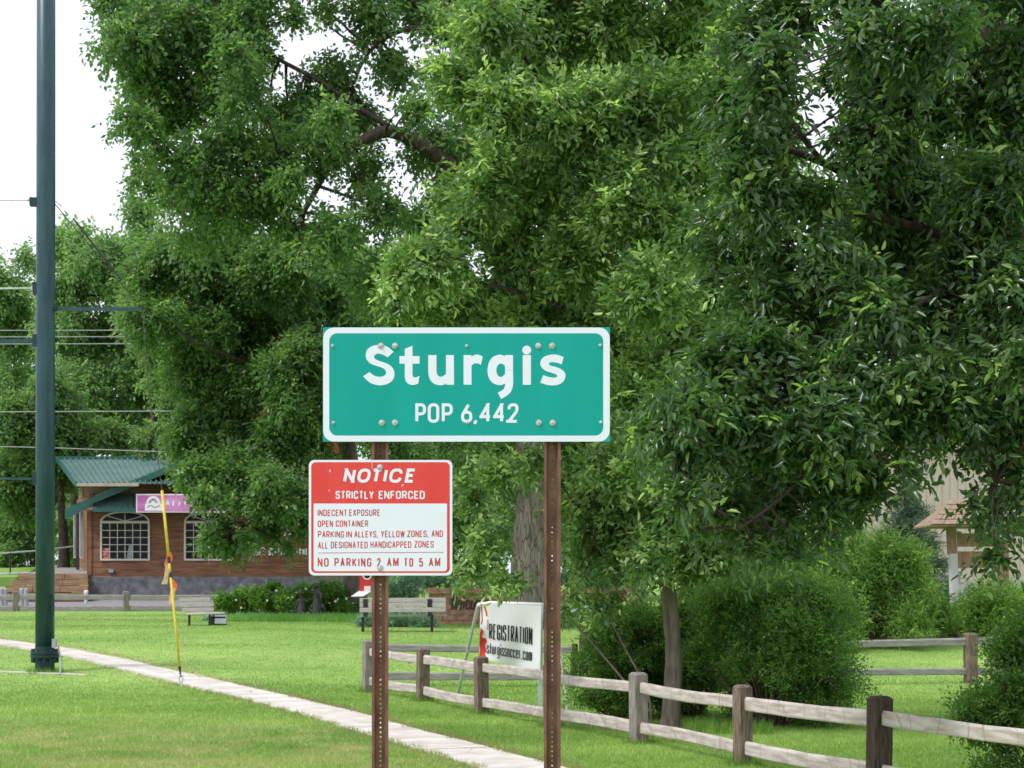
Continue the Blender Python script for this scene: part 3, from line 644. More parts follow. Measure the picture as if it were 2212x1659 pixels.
# junipers
def juniper(label, pts, Y, n, leaf, m, seed, name='juniper_bush', jy=1.0, upw=.55, slen=.55, cat='juniper', sub=8):
    return bush(name, label, pts, Y, n, leaf, m, seed, cat, jy, asp=.16, m=16, slen=slen, droop=-.0, upw=upw, sub=sub, flat=1.0, out=.7)
juniper('broad feathery green juniper left of the kiosk post', [(1740, 1215, 28), (1790, 1195, 26), (1850, 1190, 28), (1910, 1200, 28), (1965, 1210, 26), (1700, 1250, 30), (1770, 1245, 34), (1840, 1240, 34), (1910, 1245, 32), (1975, 1260, 30), (1760, 1295, 38), (1840, 1290, 38), (1920, 1290, 38), (1980, 1300, 28), (1900, 1340, 36), (1970, 1340, 34), (1830, 1340, 36)], 40, 80000, .15, M_junip, 61, upw=.18, slen=.75, jy=1.6)
juniper('green juniper spreading around and below the kiosk posts', [(2005, 1345, 26), (2040, 1335, 28), (2080, 1335, 28), (2020, 1310, 20), (2110, 1330, 30), (2060, 1360, 24), (2140, 1325, 34), (2110, 1365, 25), (2180, 1300, 40), (2220, 1330, 50), (2120, 1290, 24)], 41.5, 26000, .16, M_junip, 62)
juniper('darker juniper between the hedge and the feathery one', [(1640, 1215, 42), (1690, 1195, 34), (1600, 1240, 36), (1740, 1330, 45), (1700, 1280, 45)], 42.5, 22000, .16, M_junip, 63)
juniper('blue-green juniper spilling over the left end of the brick wall', [(850, 1275, 22), (885, 1265, 22), (920, 1262, 18), (960, 1256, 14), (1000, 1256, 13), (1040, 1256, 13), (880, 1285, 18), (840, 1290, 14)], 50.2, 16000, .13, M_blue, 64, jy=.25, slen=.35, upw=.35)
juniper('blue-green juniper on the right end of the brick wall', [(1230, 1255, 16), (1270, 1250, 20), (1310, 1256, 24), (1350, 1266, 24), (1330, 1285, 18), (1380, 1280, 22), (1160, 1260, 12), (1200, 1260, 12)], 50.2, 15000, .13, M_blue, 65, jy=.25, slen=.35, upw=.35)
juniper('bluish creeping juniper at the foot of the rose bed', [(u, 1341 + (u % 3), 8) for u in range(450, 790, 14)], 53.0, 14000, .11, M_blue, 66, 'creeping_juniper', .5, .2, .3)
juniper('bluish creeping juniper under the long bench', [(u, 1346, 9) for u in range(780, 935, 14)] + [(u, 1335, 10) for u in range(790, 940, 30)], 47.0, 12000, .11, M_blue, 67, 'creeping_juniper', .4, .2, .3)
juniper('bluish creeping juniper in front of the right half of the brick wall', [(u, 1345, 12) for u in range(1080, 1400, 17)], 46.5, 14000, .11, M_blue, 68, 'creeping_juniper', .4, .2, .3)
# taller ornamental grass where the statues stand
M_bedgrass = leaf_mat('bed_grass', (.16, .33, .08), (.30, .50, .16), (.40, .60, .20), rough=.6, spec=.2, trans=.5)
def grass_bed(u0, u1, v0, v1, Y, n, label, seed):
    r = np.random.default_rng(seed); X = (r.uniform(u0, u1, n) - U0) * Y / FPX; Yy = Y + r.uniform(-1.2, 1.2, n); Z = np.interp(Yy, _ys, _zs2); h = r.uniform(.06, .30, n) * (1 - .3 * np.abs(r.normal(size=n)))
    w = .02; V = np.empty((n, 3, 3)); lx = r.normal(0, .3, n) * h
    V[:, 0] = np.c_[X - w, Yy, Z]; V[:, 1] = np.c_[X + w, Yy, Z]; V[:, 2] = np.c_[X + lx, Yy + r.normal(0, .2, n) * h, Z + np.abs(h)]
    me = raw_mesh('tall_grass', V.reshape(-1, 3), np.arange(n * 3), 3)
    at = me.attributes.new('rnd', 'FLOAT', 'POINT'); at.data.foreach_set('value', np.repeat(r.random(n) * .8, 3).astype(np.float32))
    tag(link('tall_grass', me, M_bedgrass), label, 'grass', kind='stuff')
grass_bed(500, 900, 0, 0, 52.6, 12000, 'taller bed grass around the feet of the two bronze children', 71)
grass_bed(1210, 1420, 0, 0, 47.3, 4000, 'taller grass tufts at the base of the right part of the brick wall', 72)
# grass tuft at the ash trunk foot
def tuft(u0, u1, v, n, label, seed):
    r = np.random.default_rng(seed); Y = G(u0, v).y; X = (r.uniform(u0, u1, n) - U0) * Y / FPX; Yy = Y + r.uniform(-.5, .2, n); h = r.uniform(.08, .26, n); w = .006
    V = np.empty((n, 3, 3)); V[:, 0] = np.c_[X - w, Yy, Yy * 0]; V[:, 1] = np.c_[X + w, Yy, Yy * 0]; V[:, 2] = np.c_[X + r.normal(0, .3, n) * h, Yy, h]
    V[:, :, 2] += np.interp(Yy, _ys, _zs2)[:, None]
    me = raw_mesh('tall_grass', V.reshape(-1, 3), np.arange(n * 3), 3)
    at = me.attributes.new('rnd', 'FLOAT', 'POINT'); at.data.foreach_set('value', np.repeat(.35 + r.random(n) * .65, 3).astype(np.float32))
    tag(link('tall_grass', me, M_rose), label, 'grass', kind='stuff')
tuft(1480, 1660, 1582, 900, 'uncut longer grass along the foot of the big shrub', 73)

def post_tufts(pts, n, label, seed):
    r = np.random.default_rng(seed); P = np.array([[p.x, p.y] for p in pts]); i = r.integers(0, len(P), n); a = r.random(n) * 6.283; q = .09 + .13 * r.random(n)
    X = P[i, 0] + np.cos(a) * q; Yy = P[i, 1] + np.sin(a) * q; h = r.uniform(.05, .17, n); w = .005
    V = np.empty((n, 3, 3)); V[:, 0] = np.c_[X - w, Yy, Yy * 0]; V[:, 1] = np.c_[X + w, Yy, Yy * 0]; V[:, 2] = np.c_[X + r.normal(0, .35, n) * h, Yy + r.normal(0, .2, n) * h, h]
    V[:, :, 2] += np.interp(Yy, _ys, _zs2)[:, None]
    me = raw_mesh('tall_grass', V.reshape(-1, 3), np.arange(n * 3), 3)
    at = me.attributes.new('rnd', 'FLOAT', 'POINT'); at.data.foreach_set('value', np.repeat(.3 + r.random(n) * .7, 3).astype(np.float32))
    tag(link('tall_grass', me, M_rose), label, 'grass', kind='stuff')
post_tufts([G(795, 1495), G(913, 1515), G(1040, 1543), G(1190, 1570), G(1380, 1607), G(1605, 1655), G(1898, 1712), G(97, 1452), G(80, 1454), G(114, 1454)], 1800, 'longer unmown grass tufts round the fence posts and the pole foot', 74)

# rose bed
def rose_bush(label, pts, Y, n, seed, blooms):
    t = bush('rose_bush', label, pts, Y, n, .10, M_rose, seed, 'rose bush', .5, inner=.15, fresh=.2, upw=.3)
    proto = None
    for (u, v, s_) in blooms:
        c = W(u, v, Y - 1.0)
        if proto is None:
            b = MB()
            for k in range(7):
                a = k * 2.4; rr_ = .35 + .09 * k; ax = Vector((math.cos(a), -.4, math.sin(a)))
                b.ball(ax * rr_ * .6, .45, 6, (1, .5, .9))
            proto = b.mesh('bloom', True); proto.materials.append(M_petal)
        o = link('bloom', proto, None, t); o.location = c; o.scale = (s_ / K(Y) / 2,) * 3; o.rotation_euler = (0, random.uniform(0, 6), 0)
    return t
rose_bush('rose bush with white blooms between the short bench and the child statue', [(470, 1318, 14), (495, 1305, 18), (525, 1300, 22), (560, 1298, 26), (590, 1290, 26), (620, 1300, 24), (500, 1325, 14), (540, 1322, 18), (590, 1322, 18), (630, 1320, 16), (478, 1300, 12)], 55.5, 20000, 81,
          [(597, 1276, 7), (577, 1297, 6), (623, 1291, 5), (631, 1290, 6), (521, 1313, 6), (510, 1296, 5), (590, 1331, 6), (524, 1337, 6), (640, 1280, 4)])
rose_bush('rose bush with white blooms behind and right of the bronze girl', [(650, 1285, 22), (680, 1290, 24), (715, 1295, 24), (745, 1300, 20), (770, 1312, 18), (650, 1310, 18), (700, 1318, 18), (740, 1322, 16), (715, 1275, 16), (730, 1285, 14), (690, 1270, 12)], 56.5, 20000, 82,
          [(661, 1272, 7), (675, 1277, 8), (655, 1281, 5), (725, 1299, 8), (730, 1294, 6), (748, 1293, 7), (679, 1290, 5), (712, 1303, 4), (763, 1303, 4)])

# spruce at right
def spruce(label, u, Y, vtop, vbase_w, n, seed):
    g = GY(u, Y); t = thing('spruce_tree', label, 'tree', g); top = W(u, vtop, Y); H_ = top.z - g.z
    MB().tube([g + Vector((0, 0, -.1)), top], [.12, .015], 8).build('trunk', M_barkd, t)
    bl = []
    rr = random.Random(seed); z = .35
    while z < H_ * .97:
        q = 1 - z / H_; rad = vbase_w / K(Y) * q + .06
        for k in range(9):
            a = rr.uniform(0, 6.28); bl.append(((g.x + math.cos(a) * rad * .6, g.y + math.sin(a) * rad * .6, g.z + z + rr.uniform(-.1, .1)), (rad * .5, rad * .5, .15)))
        z += .32
    foliage('crown', bl, n, .11, .024, M_spruce, t, m=14, slen=.35, droop=.1, sub=2, subr=.8, seed=seed, fresh=.1, out=1.0)
spruce('small bluish spruce in front of the tan building, left of the kiosk roof', 1955, 50, 1020, 150, 90000, 91)
spruce('second bluish spruce half hidden behind the hanging ash leaves', 1630, 54, 1010, 130, 26000, 92)

# ------------------------------------------------------------------ green steel pole with its arms
gp = G(97, 1452); yp = gp.y
pole = thing('utility_pole', 'tall dark green steel pole with bolted flange near its base', 'pole', gp)
rp0 = 20.3 / K(yp)
MB().tube([W(97, 1398, yp), W(98, 900, yp), W(99, 400, yp), W(100, -500, yp)], [rp0, rp0 * .995, rp0 * .985, rp0 * .94], 32).build('pole_shaft', M_green, pole, smooth=True)
zf = W(97, 1418, yp).z
MB().lathe((gp.x, gp.y, gp.z - .05), [(rp0 * 1.02, 0), (rp0 * 1.02, zf - gp.z + .02)], 28).build('pole_stub', M_greend, pole, smooth=False)
MB().lathe((gp.x, gp.y, zf), [(rp0 * 1.05, -.04), (rp0 * 1.42, -.03), (rp0 * 1.5, -.01), (rp0 * 1.5, .035), (rp0 * 1.05, .04)], 28).build('flange', M_greend, pole)
MB().lathe((gp.x, gp.y, zf + .05), [(rp0 * 1.02, -.01), (rp0 * 1.5, 0), (rp0 * 1.5, .055), (rp0 * 1.05, .075), (rp0 * 1.02, .16)], 28).build('flange', M_greend, pole)
for k in range(12):
    a = k / 12 * 6.283 + .2; c = Vector((gp.x + math.cos(a) * rp0 * 1.33, gp.y + math.sin(a) * rp0 * 1.33, 0))
    MB().tube([(c.x, c.y, zf - .13), (c.x, c.y, zf + .16)], .022, 6).build('bolt', M_greend, pole)
MB().bb(W(113, 0, yp).x, W(119, 0, yp).x, yp - .12, yp - .06, W(0, 1330, yp).z, W(0, 1290, yp).z).build('hand_hole_cover', M_greend, pole)
MB().beam(W(118, 667, yp), W(308, 668, yp), .05, .07).build('strut_arm', M_green, pole)
MB().tube([W(112, 667, yp - .02), W(122, 667, yp - .02)], .06, 10).build('bracket', M_greend, pole)
for (v, lv, w, c_) in ((622, 625, .035, M_steel), (735, 742, .07, M_green), (1034, 1032, .045, M_green)):
    MB().beam(W(80, v, yp), W(-160, lv, yp), w, w).build('side_arm', c_, pole)
    MB().bb(W(72, v, yp).x, W(82, v, yp).x, yp - .08, yp + .08, W(0, v + 14, yp).z, W(0, v - 12, yp).z).build('bracket', M_greend, pole)
MB().bb(W(66, 0, yp).x, W(82, 0, yp).x, yp - .09, yp + .05, W(0, 446, yp).z, W(0, 428, yp).z).build('bracket', M_greend, pole)
MB().tube([W(76, 432, yp), W(66, 430, yp), W(60, 432, yp)], [.03, .06, .03], 8).build('insulator', M_steel, pole)
MB().tube([W(118, 905, yp), W(126, 905, yp), W(128, 912, yp), W(124, 920, yp), W(118, 920, yp)], .012, 6).build('hook', M_dark, pole)
# conduit with small box beside the pole
cd = thing('conduit_pipe', 'bent grey conduit with a small box standing beside the pole base', 'pipe', G(131, 1456))
MB().tube(curve([W(126, 1395, yp - .3), W(128, 1410, yp - .3), W(133, 1425, yp - .3), W(131, 1445, yp - .35), G(129, 1458)], 4), .02, 7).build('pipe', M_grey, cd, smooth=True)
MB().bb(W(122, 0, yp).x, W(130, 0, yp).x, yp - .36, yp - .26, W(0, 1398, yp).z, W(0, 1379, yp).z).build('junction_box', M_grey, cd)
MB().beam(W(116, 1382, yp - .3), W(128, 1380, yp - .3), .03, .03).build('bracket', M_grey, cd)
# thin concrete edging strip
es = MB(); pts = [(-60, 1452), (20, 1453), (80, 1455.5), (140, 1457), (185, 1460)]
for a, b_ in zip(pts, pts[1:]):
    A, B = G(*a), G(*b_); up_ = Vector((0, 0, .03)); off = Vector((.0, .06, 0))
    es.quad(A - off + up_, B - off + up_, B + off + up_, A + off + up_); es.quad(A - off, B - off, B - off + up_, A - off + up_)
tag(es.build('edging_strip', M_conc), 'thin strip of concrete edging in the lawn at the pole foot', 'edging')

# guy wire with yellow guard
anc = G(393, 1484)
guy = thing('guy_wire', 'slanting guy wire with yellow plastic guard and tied ribbons', 'guy wire', anc)
gtop = W(118, 440, yp); armE = W(308, 668, yp)
def lerp(a, b, t): return a + (b - a) * t
g0 = W(350, 1060, lerp(anc.y, yp, .45)); g1 = W(388, 1440, lerp(anc.y, yp, .03))
MB().tube([gtop, armE], .010, 5).build('wire', M_dark, guy)
MB().tube([W(158, 472, yp), W(262, 605, yp)], .020, 8).build('insulator_rod', M_dark, guy)
MB().tube([armE, W(322, 850, lerp(g0.y, yp, .6)), g0, g1], .009, 5).build('wire', M_dark, guy)
gd = lambda t: lerp(g0, g1, t)
MB().tube([gd(0), gd(.385)], .029, 10).build('guard', M_yel, guy, smooth=True)
MB().tube([gd(.385), gd(.42)], .035, 8).build('tape_band', M_dark, guy)
MB().tube([gd(.42), gd(.475)], .026, 8).build('guard', M_yel, guy, smooth=True)
MB().tube([gd(.475), gd(.50)], .033, 8).build('tape_band', M_dark, guy)
MB().tube([gd(.50), gd(1.0)], .024, 10).build('guard', M_yel, guy, smooth=True)
def ribbon(pts, w, m_):
    b = MB(); P = [W(u, v, g0.y - .12 + .02 * math.sin(i)) for i, (u, v, _) in enumerate(pts)]
    for i in range(len(P) - 1):
        a, c = P[i], P[i+1]; wa, wc = pts[i][2] / K(yp) / 2, pts[i+1][2] / K(yp) / 2
        b.quad(a + Vector((-wa, 0, 0)), a + Vector((wa, .02, 0)), c + Vector((wc, .02, 0)), c + Vector((-wc, 0, 0)))
        b.quad(a + Vector((-wa, .03, 0)), a + Vector((wa, .05, 0)), c + Vector((wc, .05, 0)), c + Vector((-wc, .03, 0)))
    b.build('ribbon', m_, guy)
ribbon([(364, 1192, 8), (366, 1202, 12), (363, 1214, 13), (359, 1222, 9)], 0, M_orange)
ribbon([(361, 1220, 7), (360, 1235, 8), (358, 1247, 8)], 0, M_cream)
ribbon([(359, 1244, 6), (357, 1254, 10), (354, 1262, 12)], 0, M_cream)
ribbon([(370, 1252, 6), (376, 1262, 11), (376, 1276, 10)], 0, M_orange)
ribbon([(374, 1270, 9), (371, 1288, 10), (369, 1304, 9)], 0, M_cream)
MB().tube([g1, lerp(g1, anc, .25), lerp(g1, anc, .5)], [.03, .018, .02], 6).build('turnbuckle', M_dark, guy)
c0 = lerp(g1, anc, .6); ring = [c0 + Vector((math.cos(a) * .035, 0, math.sin(a) * .08)) for a in [i / 10 * 6.283 for i in range(11)]]
MB().tube(ring, .012, 6, False).build('eye_ring', M_steel, guy)
MB().tube([lerp(g1, anc, .7), anc + Vector((0, 0, -.1))], .016, 7).build('anchor_rod', M_steel, guy)

# overhead wires
def wire(label, pts, r):
    tag(MB().tube(pts, r, 5).build('overhead_wire', M_wire), label, 'wire', 'overhead wires')
wy = 62
wire('uppermost of the three close parallel wires crossing at mid height behind the pole', [W(-300, 714, wy), W(900, 713, wy)], .016)
wire('middle of the three close parallel wires behind the pole', [W(-300, 728, wy), W(900, 727, wy)], .016)
wire('lowest of the three close parallel wires behind the pole', [W(-300, 744, wy), W(900, 741, wy)], .016)
wire('single pale wire crossing below the group of three', [W(-300, 891, wy), W(900, 886, wy)], .018)
wire('dark sagging cable just above the green roof', [W(-300, 958, 66), W(100, 967, 66), W(350, 976, 66), W(700, 980, 66)], .018)
wire('thin high wire ending at the pole insulator against the sky', [W(-300, 434, yp), W(62, 433, yp)], .010)
wire('second thin wire leaving the pole insulator to the right', [W(118, 434, yp), W(134, 446, yp)], .010)

# ------------------------------------------------------------------ rail fences
def rail_fence(label, posts, Y_list=None, post_mats=None, rail_mat=M_rail, ph=.98, rh=(.755, .21), rw=(.055, .165), pw=.19, post_fn=None, bow=.0, group=None):
    base = [G(u, v) if Y_list is None else GY(u, Y_list[i]) for i, (u, v) in enumerate(posts)]
    t = thing('rail_fence', label, 'fence', base[0])
    rr = random.Random(5)
    for i, b in enumerate(base):
        w = pw * rr.uniform(.92, 1.08); h = ph * rr.uniform(.98, 1.02); mt = post_mats[i] if post_mats else M_post
        m = MB(); ch = w * .16; rot = rr.uniform(-.12, .12) + (.35 if i < len(base) else 0)
        lean = Vector((rr.uniform(-.015, .015), rr.uniform(-.01, .01), 0))
        prof = [(-w/2 + .012, -w/2), (w/2 - .012, -w/2), (w/2, -w/2 + .012), (w/2, w/2 - .012), (w/2 - .012, w/2), (-w/2 + .012, w/2), (-w/2, w/2 - .012), (-w/2, -w/2 + .012)]
        rings = [(-.15, 1), (h * .5, 1), (h - ch, 1), (h, .68)]; n0 = 0
        for z, s_ in rings:
            for x, y in prof:
                xx, yy = x * s_, y * s_; m.v.append((b.x + xx * math.cos(rot) - yy * math.sin(rot) + lean.x * z, b.y + xx * math.sin(rot) + yy * math.cos(rot), b.z + z))
        for q in range(len(rings) - 1):
            for k in range(8): k2 = (k + 1) % 8; m.f.append((q*8+k, q*8+k2, q*8+8+k2, q*8+8+k))
        m.f.append(tuple(range(24, 32)))
        m.build('post', mt, t)
    for i in range(len(base) - 1):
        a, b = base[i], base[i+1]; d = (b - a); d.z = 0; d.normalize(); nrm = Vector((-d.y, d.x, 0)); nrm = nrm if nrm.y < 0 else -nrm
        for h in rh:
            j1, j2 = rr.uniform(-.02, .02), rr.uniform(-.02, .02)
            A = a + Vector((0, 0, h + j1)) + d * .03; B = b + Vector((0, 0, h + j2)) - d * .03
            m = MB(); n = 8; bw = rr.uniform(-.03, .03); prev = None
            hh = rw[1] * rr.uniform(.9, 1.06); th = rw[0]
            prof = [(-th/2, -hh/2 + .015), (-th/2 + .01, -hh/2), (th/2, -hh/2), (th/2, hh/2 - .01), (0, hh/2), (-th/2 + .015, hh/2 - .006), (-th/2, hh/2 - .03)]
            for q in range(n + 1):
                tt = q / n; c = lerp(A, B, tt) + Vector((0, 0, bw * 4 * tt * (1 - tt) + rr.uniform(-.003, .003)))
                for x, z in prof: m.v.append(tuple(c - nrm * x + Vector((0, 0, z + rr.uniform(-.003, .003)))))
            L_ = len(prof)
            for q in range(n):
                for k in range(L_): k2 = (k + 1) % L_; m.f.append((q*L_+k, q*L_+k2, (q+1)*L_+k2, (q+1)*L_+k))
            m.f.append(tuple(range(L_))); m.f.append(tuple(range(n*L_ + L_ - 1, n*L_ - 1, -1)))
            m.build('rail', rail_mat, t)
    return t
nf = [(795, 1495), (913, 1515), (1040, 1543), (1190, 1570), (1380, 1607), (1605, 1655), (1898, 1712), (2290, 1795)]
rail_fence('pale weathered rail fence running from the middle down to the right corner', nf, post_mats=[M_postg, M_post, M_post, M_post, M_postg, M_post, M_postd, M_post])
bfY = [33.0, 33.2, 33.3, 34.3, 35.6, 37]
rail_fence('grey rail fence behind the banner and the hedge shrubs', [(1265, 0), (1560, 0), (1795, 0), (2097, 0), (2400, 0)], [33.2, 33.3, 33.4, 33.9, 34.6], [M_postd, M_post, M_post, M_post, M_post], M_railg, ph=1.02, rh=(.83, .25), rw=(.05, .15), pw=.21)
rail_fence('grey rail fence span between the corner post and the banner', [(820, 0), (1240, 0)], [33.4, 33.3], [M_postg, M_postd], M_railg, ph=.86, rh=(.74, .20), rw=(.05, .15), pw=.10)
rail_fence('low grey fence along the car park in front of the restaurant', [(-206, 0), (33, 0), (272, 0), (505, 0), (740, 0)], [61.8] * 5, [M_postg] * 5, M_railg, ph=.74, rh=(.50, .10), rw=(.06, .20), pw=.19)

# ------------------------------------------------------------------ stroke lettering
def fillet(pts, rad, closed):
    o = []; n = len(pts)
    for i, p in enumerate(pts):
        x, y = p[0], p[1]; r = p[2] * rad if len(p) > 2 else 0
        if r <= 0 or (not closed and i in (0, n - 1)): o.append((x, y)); continue
        a = pts[i - 1]; c = pts[(i + 1) % n]; v1 = Vector((a[0]-x, a[1]-y)); v2 = Vector((c[0]-x, c[1]-y))
        d = min(r, v1.length * .5 if (len(a) > 2 or True) and not (not closed and i == 1) else v1.length * .98, v2.length * .5 if not (not closed and i == n - 2) else v2.length * .98)
        p1 = Vector((x, y)) + v1.normalized() * d; p2 = Vector((x, y)) + v2.normalized() * d
        for k in range(7):
            t = k / 6; q = p1 * (1-t)**2 + Vector((x, y)) * (2*t*(1-t)) * 1.0 + p2 * t*t
            o.append((q.x, q.y))
    return o
INK_CLIP = [None]
def stroke(b, pts, t, closed, place, lift, depth):
    ink(b, [(pts, closed)], t, place, lift)
def ink(b, strokes, t, place, lift, clip=None, cell=None):
    """one clean sheet of lettering: cells inside the stroke outlines, cut with marching squares"""
    segs = []; discs = []
    for pts, closed in strokes:
        P = [np.array(p[:2], float) for p in pts]; Q = [P[0]]
        for p in P[1:]:
            if np.hypot(*(p - Q[-1])) > t * 1e-3: Q.append(p)
        if closed and np.hypot(*(Q[0] - Q[-1])) < t * 1e-3: Q.pop()
        n = len(Q); m = n if closed else n - 1
        turn = {}
        for i in range(n):
            if not closed and i in (0, n - 1): turn[i] = None; continue
            d1 = Q[i] - Q[i-1]; d2 = Q[(i+1) % n] - Q[i]; turn[i] = math.degrees(math.acos(max(-1, min(1, float(d1 @ d2) / (np.hypot(*d1) * np.hypot(*d2))))))
            if turn[i] <= 62 and (closed or min(np.hypot(*(Q[i] - Q[0])), np.hypot(*(Q[i] - Q[-1]))) > t * .52): discs.append(Q[i])
        for i in range(m):
            a_, b_ = Q[i], Q[(i+1) % n]; L_ = np.hypot(*(b_ - a_)); d = (b_ - a_) / L_; e0 = e1 = 0
            ta, tb2 = turn[i], turn[(i+1) % n]
            if ta is not None and ta > 62: e0 = t * .5 if ta < 120 else t * 1.0
            if tb2 is not None and tb2 > 62: e1 = t * .5 if tb2 < 120 else t * 1.0
            segs.append((a_ - d * e0, b_ + d * e1))
    if not segs: return
    al = np.array([q for sg in segs for q in sg]); x0, y0 = al.min(0) - t * .8; x1, y1 = al.max(0) + t * .8
    c = cell or t / 5.0; nx, ny = int((x1 - x0) / c) + 2, int((y1 - y0) / c) + 2
    gx, gy = np.meshgrid(x0 + np.arange(nx) * c, y0 + np.arange(ny) * c); D = np.full(gx.shape, 1e9)
    for a_, b_ in segs:
        L_ = np.hypot(*(b_ - a_)); d = (b_ - a_) / L_; mx_, my_ = (a_ + b_) / 2
        px = np.abs((gx - mx_) * d[0] + (gy - my_) * d[1]) - L_ / 2; py = np.abs(-(gx - mx_) * d[1] + (gy - my_) * d[0]) - t / 2
        D = np.minimum(D, np.where((px > 0) & (py > 0), np.hypot(np.maximum(px, 0), np.maximum(py, 0)), np.maximum(px, py)))
    for q in discs: D = np.minimum(D, np.hypot(gx - q[0], gy - q[1]) - t / 2)
    if clip: D = np.maximum(D, np.maximum(clip[0] - gy, gy - clip[1]))
    full = (D[:-1, :-1] < 0) & (D[1:, :-1] < 0) & (D[:-1, 1:] < 0) & (D[1:, 1:] < 0)
    anyi = (D[:-1, :-1] < 0) | (D[1:, :-1] < 0) | (D[:-1, 1:] < 0) | (D[1:, 1:] < 0)
    X = lambda i: x0 + i * c
    Y_ = lambda j: y0 + j * c
    for j in range(ny - 1):
        i = 0; row = full[j]
        while i < nx - 1:
            if row[i]:
                k = i
                while k < nx - 1 and row[k]: k += 1
                b.quad(place(X(i), Y_(j), lift), place(X(k), Y_(j), lift), place(X(k), Y_(j+1), lift), place(X(i), Y_(j+1), lift)); i = k
            else:
                if anyi[j, i]:
                    cs = [(X(i), Y_(j), D[j, i]), (X(i+1), Y_(j), D[j, i+1]), (X(i+1), Y_(j+1), D[j+1, i+1]), (X(i), Y_(j+1), D[j+1, i])]; poly = []
                    for q in range(4):
                        A, B = cs[q], cs[(q+1) % 4]
                        if A[2] < 0: poly.append((A[0], A[1]))
                        if (A[2] < 0) != (B[2] < 0): u_ = A[2] / (A[2] - B[2]); poly.append((A[0] + (B[0]-A[0]) * u_, A[1] + (B[1]-A[1]) * u_))
                    if len(poly) >= 3: b.quad(*[place(p[0], p[1], lift) for p in poly])
                i += 1
r = 1
